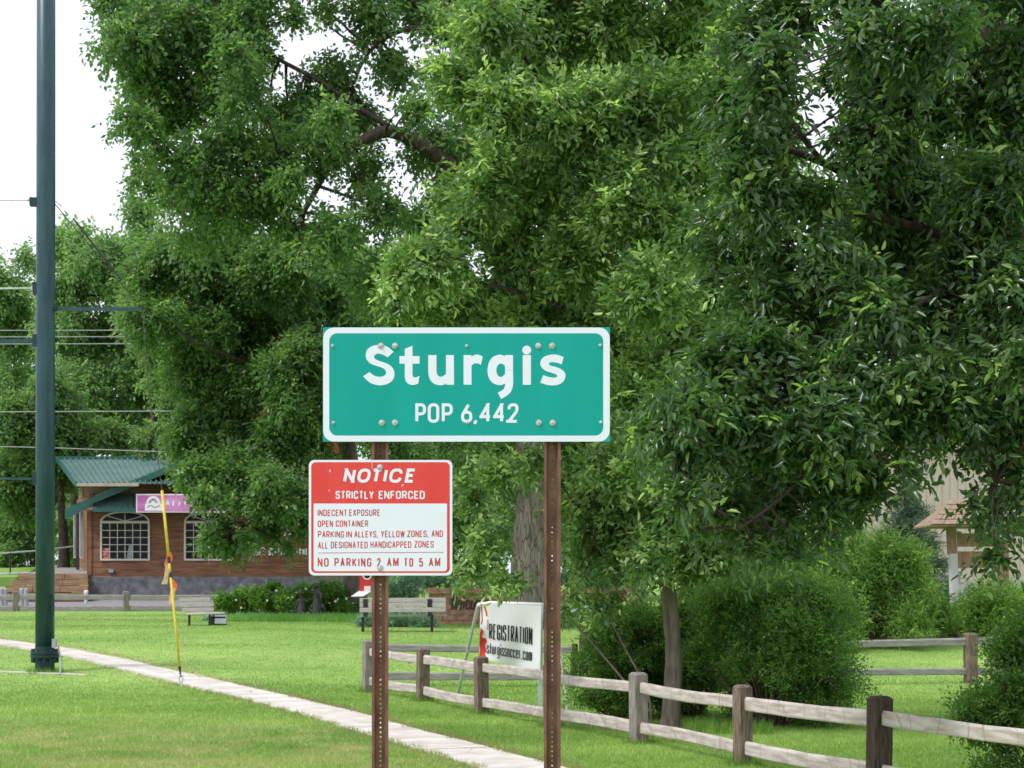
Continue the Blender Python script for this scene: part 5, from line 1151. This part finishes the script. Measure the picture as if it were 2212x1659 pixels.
# magenta banner sign
tp = thing('restaurant_banner', 'magenta banner sign with round white badge above the restaurant windows', 'sign', W(440, 1105, 70.75))
BYn = 70.72
MB().bb(bx(294, BYn), bx(585, BYn), BYn, BYn + .06, bz(1107, BYn), bz(1067, BYn)).build('frame', M_wht, tp)
MB().bb(bx(296.5, BYn), bx(582.5, BYn), BYn - .012, BYn, bz(1104.5, BYn), bz(1069.5, BYn)).build('print_panel', M_pink, tp)
pb = lambda x, y, l: tuple(W(x, 2000 - y, BYn - .014 - l))
b = MB(); arcp = [(331 + 12.5 * math.cos(a), 2000 - 1087 + 13 * math.sin(a)) for a in [R(-20 + 220 * k / 16) for k in range(17)]]; stroke(b, arcp, 5, 0, pb, .002, 0)
b.quad(pb(313, 2000-1103, .001), pb(352, 2000-1103, .001), pb(352, 2000-1088, .001), pb(313, 2000-1088, .001)); b.quad(*[pb(331 + 8 * math.cos(a), 2000 - 1087 + 8 * math.sin(a), .0015) for a in [k / 12 * 6.283 for k in range(12)]])
text(b, 'A', 357, 367, 2000 - 1092, 2000 - 1081, 2, pb, lift=.002)
b.build('badge_print', M_wht, tp); b = MB()
for k, u in enumerate((374, 387, 399, 413, 427, 443, 460, 478, 497, 516, 533, 552)):
    stroke(b, [(u, 2000-1093 + (k % 3)), (u + 1, 2000-1082 - (k % 2) * 2)], 3.2, 0, pb, .002, 0)
b.build('worn_print', M_wht, tp)
b = MB(); stroke(b, [(x, 2000 - y) for x, y in cat([(318, 1096), (326, 1092), (334, 1096), (346, 1092)])], 1.6, 0, pb, .004, 0); stroke(b, [(x, 2000 - y) for x, y in cat([(324, 1086), (331, 1080), (338, 1086)])], 2, 0, pb, .004, 0); b.build('badge_detail', M_bronze, tp)

# wooden terrace steps left of the restaurant
stp = thing('timber_steps', 'terraced timber steps climbing beside the left corner of the restaurant', 'steps', GY(100, 69))
for k, (ul, v0, v1) in enumerate(((-60, 1297, 1281), (10, 1279, 1265), (27, 1264, 1252), (38, 1251, 1239))):
    Y_ = 68.2 + k * .55; x0 = bx(ul, Y_); x1 = bx(190, Y_); n = 3; 
    for q in range(n):
        xa = x0 + (x1 - x0) * q / n + .01; xb = x0 + (x1 - x0) * (q + 1) / n - .01
        MB().bb(xa, xb, Y_, Y_ + .16, bz(v0, Y_), bz(v1, Y_)).build('board', M_wood2, stp)
    MB().bb(x0, x1, Y_ + .1, Y_ + .62, bz(v0, Y_), bz(v1, Y_) - .04).build('tread', M_mulch, stp)
MB().slab([W(60, 1240, 70.9), W(188, 1240, 70.9), W(188, 1226, 74.5), W(120, 1226, 74.5)], .1).build('ramp', M_railg, stp)
lp = tag(MB().slab([W(-80, 1248, 71), W(36, 1246, 71), W(100, 1220, 84), W(-80, 1222, 84)], .4).build('grass_bank', M_lawn), kind='structure')
hr = thing('handrail', 'dark pipe handrail in front of the undergrowth at far left', 'railing', W(22, 1245, 74))
MB().tube([W(-80, 1201, 74), W(22, 1194, 74), W(78, 1190, 74), W(178, 1178, 75)], .035, 6).build('rail', M_grey, hr); MB().tube([W(22, 1194, 74), W(22, 1246, 74)], .035, 6).build('post', M_dark, hr); MB().tube([W(-60, 1200, 74), W(-60, 1248, 74)], .035, 6).build('post', M_dark, hr)
MB().tube([W(-80, 1244, 73), W(110, 1236, 73)], .05, 6).build('bottom_rail', M_grey, hr)
# bollards and standpipe
for u, lab in ((4, 'grey bollard at the left edge of the photo'), (12, 'grey bollard next to the edge one, second from the left'), (47, 'grey bollard of the right pair, standing left of its neighbour'), (57, 'rightmost grey bollard of the two pairs by the steps')):
    g_ = GY(u, 64.5 if u in (4, 47) else 65.4); b = MB(); h = .72 if u in (4, 47) else .68
    b.lathe(g_, [(.085, 0), (.085, h - .05), (.06, h - .01), (.02, h)], 10); tag(b.build('bollard', M_grey, smooth=False), lab, 'bollard', 'bollards by the car park')
sp_ = thing('standpipe', 'short pale blue capped pipe at the corner of the restaurant', 'pipe', GY(186, 67))
g_ = GY(186, 67); MB().lathe(g_, [(.075, 0), (.075, .42)], 10).build('pipe', M_pipe, sp_); MB().lathe(g_ + Vector((0, 0, .42)), [(.09, 0), (.085, .08), (.03, .11)], 10).build('cap', M_wht, sp_)
# car park
b = MB(); ysl = np.linspace(62.6, 71.9, 12)
for a, c_ in zip(ysl, ysl[1:]):
    b.quad((-40, a, gz(a) + .01), (bx(640), a, gz(a) + .01), (bx(640), c_, gz(c_) + .01), (-40, c_, gz(c_) + .01))
tag(b.build('parking_lot', M_asph), kind='structure')

# ------------------------------------------------------------------ brick welcome wall
WY = 49.2
tw = thing('welcome_wall', 'low pink-brown block wall with dark metal Welcome lettering behind the long bench', 'wall', GY(1130, WY))
wx0, wx1 = bx(926, WY), bx(1375, WY); zb_, zt_ = GY(0, WY).z - .1, bz(1281, WY); bh = .158; nr = int((zt_ - zb_) / bh) + 1; bw_ = .40
MB().bb(wx0 + .02, wx1 - .02, WY + .04, WY + .5, zb_ - .1, zt_ - .01).build('core', M_block, tw)
protos = []
for q in range(4):
    b = MB(); b.box((0, 0, 0), (bw_ - .014, .14 + random.uniform(-.01, .01), bh - .012)); me = b.mesh('block'); me.materials.append(M_block); protos.append(me)
capm = MB().box((0, 0, 0), (.33, .36, .145)).mesh('cap_block'); capm.materials.append(M_block)
for rI in range(nr):
    z = zt_ - bh * (rI + .5); x = wx0 + (bw_ / 2 if rI % 2 else 0)
    while x < wx1 - .05:
        o = bpy.data.objects.new('block', random.choice(protos)); COL.objects.link(o); o.parent = tw
        o.matrix_parent_inverse = world_mat(tw).inverted(); o.location = (x + bw_ / 2, WY + .03 + random.uniform(-.008, .008), z); o.rotation_euler = (0, 0, random.uniform(-.01, .01)); x += bw_
x = wx0 - .04
while x < wx1:
    u_ = x * FPX / WY + U0; step = 0 if u_ < 1270 else .17 if u_ < 1335 else .34
    o = bpy.data.objects.new('cap_block', capm); COL.objects.link(o); o.parent = tw; o.matrix_parent_inverse = world_mat(tw).inverted()
    o.location = (x + .17, WY + .02, zt_ + .075); o.rotation_euler = (0, 0, random.uniform(-.01, .01)); x += .343
b = MB(); pw_ = lambda x, y, l: tuple(W(x, 2000 - y, WY - .06 - l))
text(b, 'Welcome', 972, 1055, 2000 - 1316, 2000 - 1288, 3.0, pw_, gap=.6, shear=.06, lift=.03, depth=.03); text(b, 'to', 1070, 1087, 2000 - 1316, 2000 - 1292, 3.0, pw_, gap=.55, lift=.03, depth=.03)
b.build('lettering', M_letter, tw)

# ------------------------------------------------------------------ benches
yb1 = G(933, 1366).y
t1 = thing('park_bench', 'long grey slatted bench seen from behind before the welcome wall', 'bench', GY(868, yb1 + .3))
kk = K(yb1)
for i, v in enumerate((1293, 1303.5, 1314)):
    sl = MB(); A, B = W(777, v + 4, yb1 - .05 - .02 * i), W(963, v + 3, yb1 - .05 - .02 * i); sl.beam(A, B, .04, 9.6 / kk, bev=.008); sl.build('back_slat', M_bench, t1)
sl = MB()
for i in range(4): MB().beam(W(780, 1331 - i * .1, yb1 + .1 + .13 * i), W(966, 1329, yb1 + .1 + .13 * i), .11, .045, bev=.008).build('seat_slat', M_bench, t1)
for u, v, w in ((933, 1366, .06), (784, 1354, .06)):
    g_ = GY(u, yb1 + (0 if u == 933 else .2)); xs_ = g_.x
    MB().bb(xs_ - .035, xs_ + .035, g_.y - .035, g_.y + .035, g_.z - .05, W(0, 1328, g_.y).z).build('leg', M_dark, t1)
    MB().bb(xs_ + (-.06 if u == 933 else .08) - .05, xs_ + (-.06 if u == 933 else .08) + .07, yb1 - .10, yb1 - .07, W(0, 1332, yb1).z, W(0, 1294, yb1).z).build('back_bracket', M_dark, t1)
yb2 = G(410, 1352).y
t2 = thing('park_bench', 'short weathered bench near the yellow guy guard by the roses', 'bench', GY(430, yb2))
for (v0, ul, ur) in ((1295, 386, 454), (1306, 389, 457), (1317, 393, 462)):
    MB().beam(W(ul, v0 + 1, yb2 + .4), W(ur, v0, yb2 + .4), .035, 8.8 / K(yb2), bev=.008).build('back_slat', M_bench, t2)
for u in (404, 446): MB().beam(W(u - 10, 1296, yb2 + .43), W(u, 1326, yb2 + .40), .04, .03).build('back_support', M_bench, t2)
for i in range(3): MB().beam(W(403 + i, 1327.5 - i * .8, yb2 + .02 + i * .13), W(487 - i * 3, 1324.5 - i * .8, yb2 + .02 + i * .13), .12, .04, bev=.008).build('seat_slat', M_bench, t2)
for u in (409, 453):
    g_ = GY(u, yb2 + .1); MB().bb(g_.x - .03, g_.x + .03, g_.y - .03, g_.y + .03, g_.z - .05, W(0, 1328, g_.y).z).build('leg', M_dark, t2)
MB().beam(W(409, 1331, yb2 + .1), W(409, 1331, yb2 + .5), .05, .05).build('seat_rail', M_dark, t2)
fl = thing('landscape_floodlight', 'dark box floodlight with pale glass front on the lawn beside the short bench', 'floodlight', G(472, 1350))
g_ = G(472, 1350); b = MB(); b.box(g_ + Vector((0, .1, .14)), (.40, .18, .26), Matrix.Rotation(.35, 3, 'X') @ Matrix.Rotation(0, 3, 'Z')); b.build('housing', M_dark, fl)
b = MB(); b.box(g_ + Vector((.06, -.01, .16)), (.33, .015, .25), Matrix.Rotation(-.12, 3, 'X')); b.build('lens', mat('floodlight_lens', (.45, .50, .55), .3, .5, var=.05), fl)
MB().bb(g_.x - .22, g_.x - .1, g_.y - .02, g_.y + .2, g_.z, g_.z + .24).build('mount', M_dark, fl)

# red information box on a post
yr = 50.5
ib = thing('information_box', 'red box with white sloping tray on a post behind the bench', 'box', GY(789, yr))
x_ = lambda u: bx(u, yr); z_ = lambda v: bz(v, yr)
MB().bb(x_(777), x_(803), yr, yr + .25, z_(1277), z_(1232)).build('body', M_boxred, ib)
b = MB(); b.quad(*[(x_(793) + .13 * math.cos(a), yr - .006, z_(1243) + .13 * math.sin(a)) for a in [k / 14 * 6.283 for k in range(14)]]); b.build('badge', M_wht, ib)
b = MB(); b.quad(*[(x_(793) + .09 * math.cos(a), yr - .009, z_(1243) + .09 * math.sin(a)) for a in [k / 14 * 6.283 for k in range(14)]]); b.build('badge_center', M_ink, ib)
MB().bb(x_(787), x_(801), yr - .03, yr + .1, z_(1279), z_(1266)).build('pocket', M_wht, ib)
MB().slab([W(758, 1288, yr - .45), W(785, 1287.5, yr - .45), W(803, 1276, yr + .05), W(776, 1276, yr + .05)], .02).build('tray', M_wht, ib)
MB().bb(x_(783), x_(788), yr, yr + .1, gz(yr) - .1, z_(1277)).build('post', M_dark, ib)
# ------------------------------------------------------------------ bronze children
def statue(label, build_fn, base, group='bronze statues of children in the bed'):
    b = MB(); build_fn(b); me = b.mesh('statue'); me.materials.append(M_bronze)
    t = thing('bronze_statue', label, 'statue', base, 0, group); o = link('figure', me, None, t, False)
    md = o.modifiers.new('r', 'REMESH'); md.mode = 'VOXEL'; md.voxel_size = .016; md.use_smooth_shade = True
    sm = o.modifiers.new('s', 'SMOOTH'); sm.iterations = 2; sm.factor = .5
    return t
def girl(b):      # tall child shading her eyes, facing left and a little away
    b.lathe((0, 0, .16), [(.15, 0), (.20, .03), (.19, .2), (.165, .38), (.125, .55), (.105, .62)], 18, 1, .85)      # skirt
    for k in range(9): a = k / 9 * 6.28; b.tube([(math.cos(a) * .19, math.sin(a) * .16, .18), (math.cos(a) * .13, math.sin(a) * .11, .62)], [.022, .012], 6)
    b.lathe((0, 0, .74), [(.11, 0), (.115, .1), (.13, .22), (.135, .30), (.10, .37), (.045, .41)], 16, 1, .72)     # bodice
    b.tube([(0, 0, 1.12), (-.01, -.01, 1.22)], [.045, .04], 8)
    b.ball((-.01, -.015, 1.30), .095, 14, (.92, 1.0, 1.12)); b.ball((.035, .03, 1.32), .095, 12, (1, 1, 1.05)); b.tube([(-.10, -.01, 1.29), (-.125, -.012, 1.275)], [.02, .012], 6)
    b.ball((.02, 0, 1.39), .085, 12, (1.15, 1.1, .5)); b.tube([(-.14, -.02, 1.37), (-.02, -.02, 1.40)], [.025, .05], 8)       # cap brim
    b.tube([(-.11, -.02, 1.08), (-.25, -.05, 1.14), (-.30, -.06, 1.17)], [.045, .04, .035], 8); b.tube([(-.30, -.06, 1.17), (-.20, -.07, 1.29), (-.11, -.08, 1.345)], [.036, .030, .024], 8)
    for k in range(4): b.tube([(-.12, -.07 - k * .004, 1.335 + k * .012), (-.03 - .006 * k, -.09, 1.35 + k * .012)], [.009, .007], 5)
    b.tube([(.12, 0, 1.08), (.17, -.02, .92), (.16, -.04, .80)], [.042, .036, .03], 8); b.tube([(.16, -.04, .80), (.20, -.06, .68)], [.03, .022], 8); b.ball((.205, -.065, .65), .034, 8)
    b.ball((.24, -.06, .50), .10, 12, (.75, .6, 1.3)); b.tube([(.20, -.06, .66), (.19, -.06, .58), (.23, -.06, .60)], .012, 6)     # hanging bag
    for s_ in (-.06, .06): b.tube([(s_, 0, .25), (s_, 0, .1), (s_, -.01, .02)], [.045, .035, .03], 8); b.tube([(s_, .03, .02), (s_ - .02, -.08, .015)], [.035, .028], 8)
def small_girl(b):   # smaller child with pigtails reaching to the girl, basket at her side
    b.lathe((0, 0, .14), [(.15, 0), (.185, .04), (.17, .18), (.13, .36), (.10, .42)], 16, 1, .85)
    for k in range(8): a = k / 8 * 6.28; b.tube([(math.cos(a) * .17, math.sin(a) * .14, .16), (math.cos(a) * .11, math.sin(a) * .09, .5)], [.02, .01], 6)
    b.lathe((0, 0, .52), [(.10, 0), (.105, .08), (.115, .16), (.085, .23), (.04, .27)], 14, 1, .75)
    b.tube([(0, 0, .76), (0, -.005, .86)], [.04, .036], 8); b.ball((0, -.01, .94), .095, 14, (.95, 1, 1.08)); b.ball((-.025, .03, .955), .097, 12)
    b.ball((-.115, .01, .99), .035, 8); b.tube([(-.115, .01, .99), (-.14, .01, .93)], [.03, .015], 6); b.tube([(.09, -.02, .93), (.11, -.025, .92)], [.018, .01], 5)
    b.tube([(.09, -.02, .74), (.18, -.05, .66), (.24, -.06, .655)], [.036, .03, .028], 8); b.tube([(.24, -.06, .655), (.34, -.05, .73)], [.028, .022], 8); b.ball((.36, -.05, .75), .028, 8)
    for k in range(3): b.tube([(.36, -.055, .745 + k * .012), (.40, -.05, .765 + k * .013)], [.008, .006], 5)
    b.tube([(-.09, 0, .73), (-.14, -.03, .60), (-.15, -.05, .52)], [.036, .03, .026], 8); b.tube([(-.15, -.05, .52), (-.20, -.06, .40)], [.026, .02], 8); b.ball((-.205, -.06, .375), .028, 8)
    b.lathe((-.24, -.07, .16), [(.09, 0), (.125, .08), (.14, .16), (.125, .17)], 14, 1.15, .8); b.tube([(-.37, -.07, .32), (-.30, -.07, .42), (-.18, -.07, .42), (-.11, -.07, .32)], .012, 6, False)
    for s_ in (-.05, .05): b.tube([(s_, 0, .2), (s_, 0, .02)], [.035, .03], 8); b.tube([(s_, .02, .02), (s_ - .01, -.06, .015)], [.03, .022], 8)
g_ = GY(684, 55.2); tt = statue('taller bronze girl in long skirt shading her eyes with a raised arm', girl, g_ + Vector((0, -1.6, -.02)))
tt.scale = (.86,) * 3; tt.scale = (.9, .9, .9); tt.location = GY(684, 53.6); tt.scale = (80 / K(53.6) / 1.42,) * 3
t3 = statue('smaller bronze child with pigtails holding a basket and reaching toward the girl', small_girl, GY(651, 53.6)); t3.scale = (64 / K(53.6) / 1.04,) * 3

# ------------------------------------------------------------------ soccer banner on a goal frame
yg = G(1165, 1532).y
gf = thing('goal_frame', 'tubular white goal frame carrying the registration banner inside the fence', 'frame', GY(1166, yg))
A1 = W(1033, 1307, yg + .3); B1 = W(990, 1495, 32.2)
MB().tube([A1, B1], .030, 10).build('leg', M_steel, gf)
MB().beam(W(1169, 1308, yg - .02), GY(1166, yg - .02), .07, .07, up=(0, 1, 0)).build('leg', M_pipe, gf)
MB().tube([W(1200, 1320, yg + .2), W(1226, 1540, yg - .3)], .022, 8).build('leg', M_steel, gf)
MB().tube([A1, W(1060, 1303, yg + .25), W(1172, 1307, yg)], .038, 8).build('crossbar', M_wht, gf, smooth=True)
MB().beam(W(1172, 1312, yg), W(1345, 1318, yg + 5.5), .05, .13).build('crossbar', M_pipe, gf)
MB().tube([W(1046, 1304, yg + .27), W(1053, 1296, yg + .27), W(1060, 1292, yg + .27)], .012, 6).build('rope_end', M_dark, gf)
ban = thing('registration_banner', 'white banner with black REGISTRATION lettering and red splash hung on the goal frame', 'banner', W(1105, 1440, yg))
Yb = yg - .12
def PB(s, t, l=0):    # s 0..1 across, t 0..1 down, with gentle folds
    u = (1038 + 2 * t) * (1 - s) + (1169 - 2 * t) * s - 5 * (1 - s) * t ; v = (1304 * (1 - s) + 1308 * s) * (1 - t) + (1422 * (1 - s) + 1449 * s) * t
    fold = .03 * math.sin(s * 9 + t * 2) * t + .05 * math.sin(s * 3.2) * t + (.10 * math.exp(-(s / .10) ** 2)) * math.sin(t * 9) * .35
    return W(u, v, Yb + fold - l)
def sheet(nm, s0, s1, t0, t1, mt, l, n=18, mfn=None):
    b = MB()
    for i in range(n):
        for j in range(n):
            S0, S1 = s0 + (s1 - s0) * i / n, s0 + (s1 - s0) * (i + 1) / n; T0, T1 = t0 + (t1 - t0) * j / n, t0 + (t1 - t0) * (j + 1) / n
            if mfn and not mfn((S0 + S1) / 2, (T0 + T1) / 2): continue
            b.quad(PB(S0, T1, l), PB(S1, T1, l), PB(S1, T0, l), PB(S0, T0, l))
    return b.build(nm, mt, ban, smooth=True)
sheet('cloth', 0, 1, 0, 1, M_vinyl, 0, 30)
sheet('red_splash', .0, .16, .40, 1, M_banred, .006, 50, lambda s, t: s < (.05 if t < .62 else .105) * min(1, (t - .38) * 9) + .012 * math.sin(t * 40) and s > .01 * math.sin(t * 17))
b = MB(); pr_ = lambda x, y, l: tuple(PB(x, 1 - y, .006 + l)); ink(b, [([(.012, .99), (.035, .70), (.02, .62)], 0)], .018, pr_, 0, cell=.006); b.build('red_streak', M_banred, ban)
b = MB(); ink(b, [([(.065, .96), (.10, .84), (.105, .78)], 0)], .022, pr_, 0, cell=.006); b.build('red_streak', M_banred, ban)
b = MB(); ink(b, [([(.125, .72), (.13, .62), (.125, .54)], 0)], .014, pr_, 0, cell=.005); b.build('red_streak', M_banred, ban)
b = MB(); pt = lambda x, y, l: tuple(PB(x, 1 - y, .010 + l))
def btext(s_, x0, x1, y0, y1, t, **k):      # stroke coordinates stretched so the strokes keep their width
    asp = 131 / 130; text(b, s_, x0, x1, y0, y1, t, pt, **k)
btext('REGISTRATION', .15, .86, .38, .65, .0200, gap=.60); b.build('lettering', M_ink, ban); b = MB()
btext('sturgissoccer.com', .12, .86, .12, .32, .0145, gap=.60)
b.build('lettering', M_ink, ban)

# ------------------------------------------------------------------ tan building and kiosk
tn2 = thing('tan_building', 'plain tan building with ribbed siding behind the kiosk', 'building', GY(2100, 66))
TY = 66
MB().bb(bx(1600, TY), bx(2500, TY), TY + .05, TY + 10, gz(TY), bz(930, TY)).build('wall', M_tan, tn2)
b = MB(); x = bx(1602, TY)
while x < bx(2498, TY): b.bb(x, x + .24, TY + .032, TY + .06, gz(TY) + .9, bz(935, TY)); x += .30
o = b.build('rib', M_tan, tn2); o['kind'] = 'stuff'
MB().bb(bx(1590, TY), bx(2510, TY), TY - .4, TY + 10.5, bz(930, TY), bz(905, TY)).build('roof', M_trimg, tn2)
MB().bb(bx(1595, TY), bx(2505, TY), TY - .02, TY + .05, gz(TY), gz(TY) + .9).build('foundation', mat('pale_concrete', (.36, .35, .34), .9, .2, var=.08), tn2)
for u in (1715, 1840):
    f = MB().bb(bx(u, TY), bx(u + 26, TY), TY - .06, TY, bz(1230, TY), bz(1110, TY)).build('window', M_trim, tn2); MB().bb(bx(u + 3, TY), bx(u + 23, TY), TY - .07, TY - .04, bz(1226, TY), bz(1114, TY)).build('pane', M_glass, f)
KY = 43.5
kk_ = thing('notice_kiosk', 'wooden information kiosk with tan shingled hip roof among the junipers', 'kiosk', GY(2110, KY))
kx = lambda u: bx(u, KY); kz = lambda v: bz(v, KY)
MB().beam(Vector((kx(2064), KY, gz(KY))), Vector((kx(2056), KY, kz(1135))), .20, .20, up=(0, 1, 0), bev=.01).build('post', M_kpost, kk_)
MB().beam(Vector((kx(2056.5), KY - .003, kz(1196))), Vector((kx(2054), KY - .003, kz(1135))), .21, .21, up=(0, 1, 0), bev=.01).build('post_top', M_kwood, kk_)
MB().beam(Vector((kx(2168), KY, gz(KY))), Vector((kx(2166), KY, kz(1135))), .24, .24, up=(0, 1, 0), bev=.01).build('post', M_kwood, kk_)
MB().bb(kx(2068), kx(2158), KY - .03, KY + .03, kz(1181), kz(1152)).build('board', M_kwood, kk_); MB().bb(kx(2068), kx(2158), KY - .03, KY + .03, kz(1227), kz(1191)).build('board', M_kwood, kk_)
# hip roof made of shingles
eL, eR, rL, rR, ze, zr = kx(1990), kx(2215), kx(2052), kx(2150), kz(1137), kz(1081); dY_ = .9
MB().slab([(eL, KY - dY_, ze), (eR, KY - dY_, ze), (rR, KY, zr), (rL, KY, zr)], .04).build('roof_deck', M_shing, kk_); MB().slab([(eL, KY + dY_, ze), (eL, KY - dY_, ze), (rL, KY, zr)], .04).build('roof_deck', M_shing, kk_)
MB().slab([(eR, KY - dY_, ze), (eR, KY + dY_, ze), (rR, KY, zr)], .04).build('roof_deck', M_shing, kk_); MB().slab([(eR, KY + dY_, ze), (eL, KY + dY_, ze), (rL, KY, zr), (rR, KY, zr)], .04).build('roof_deck', M_shing, kk_)
MB().bb(eL, eR, KY - dY_, KY + dY_, ze - .03, ze - .01).build('soffit', M_kwood, kk_)
rows = 5
for rI in range(rows):
    t0, t1_ = rI / rows, (rI + 1) / rows + .02; t1_ = min(t1_, 1)
    pt3 = lambda s_, t: Vector((lerp(lerp(eL, rL, t), lerp(eR, rR, t), s_), lerp(KY - dY_, KY, t), lerp(ze, zr, t)))
    nS = 8 - rI; off = .5 / nS if rI % 2 else 0
    for q in range(nS + (1 if off else 0)):
        s0, s1 = max(0, (q / nS) - off), min(1, (q + 1) / nS - off)
        if s1 - s0 < .01: continue
        up_ = Vector((0, -.006 - .014, .02)); g2 = .004
        MB().slab([pt3(s0 + g2, t0) + up_ * 1.6, pt3(s1 - g2, t0) + up_ * 1.6, pt3(s1 - g2, t1_) + up_ * .7, pt3(s0 + g2, t1_) + up_ * .7], .02).build('shingle', M_shing, kk_)
# white/blue objects glimpsed among the shrubs
# ------------------------------------------------------------------ bare stems leaning in front of the left shrub
sap = thing('leaning_sapling', 'two thin leaning stems crossing in front of the smaller shrub', 'sapling', G(1400, 1575))
g_ = G(1400, 1578); ys_ = g_.y
MB().tube(curve([g_, W(1385, 1520, ys_), W(1310, 1425, ys_), W(1240, 1345, ys_), W(1212, 1312, ys_)], 5), [.022 - .012 * i / 20 for i in range(21)], 6).build('stem', M_barkg, sap, smooth=True)
MB().tube(curve([g_ + Vector((.05, .1, 0)), W(1400, 1500, ys_ + .1), W(1350, 1400, ys_ + .1), W(1318, 1340, ys_ + .1), W(1296, 1308, ys_)], 5), [.018 - .010 * i / 20 for i in range(21)], 6).build('stem', M_barkg, sap, smooth=True)
foliage('leaf', circ([(1222, 1318, 16), (1305, 1312, 20), (1290, 1335, 12), (1330, 1300, 18)], ys_, .2, 1, 3), 400, .12, .05, M_ash, sap, m=7, slen=.3, sub=3, seed=77, wide=True, kind='stuff')
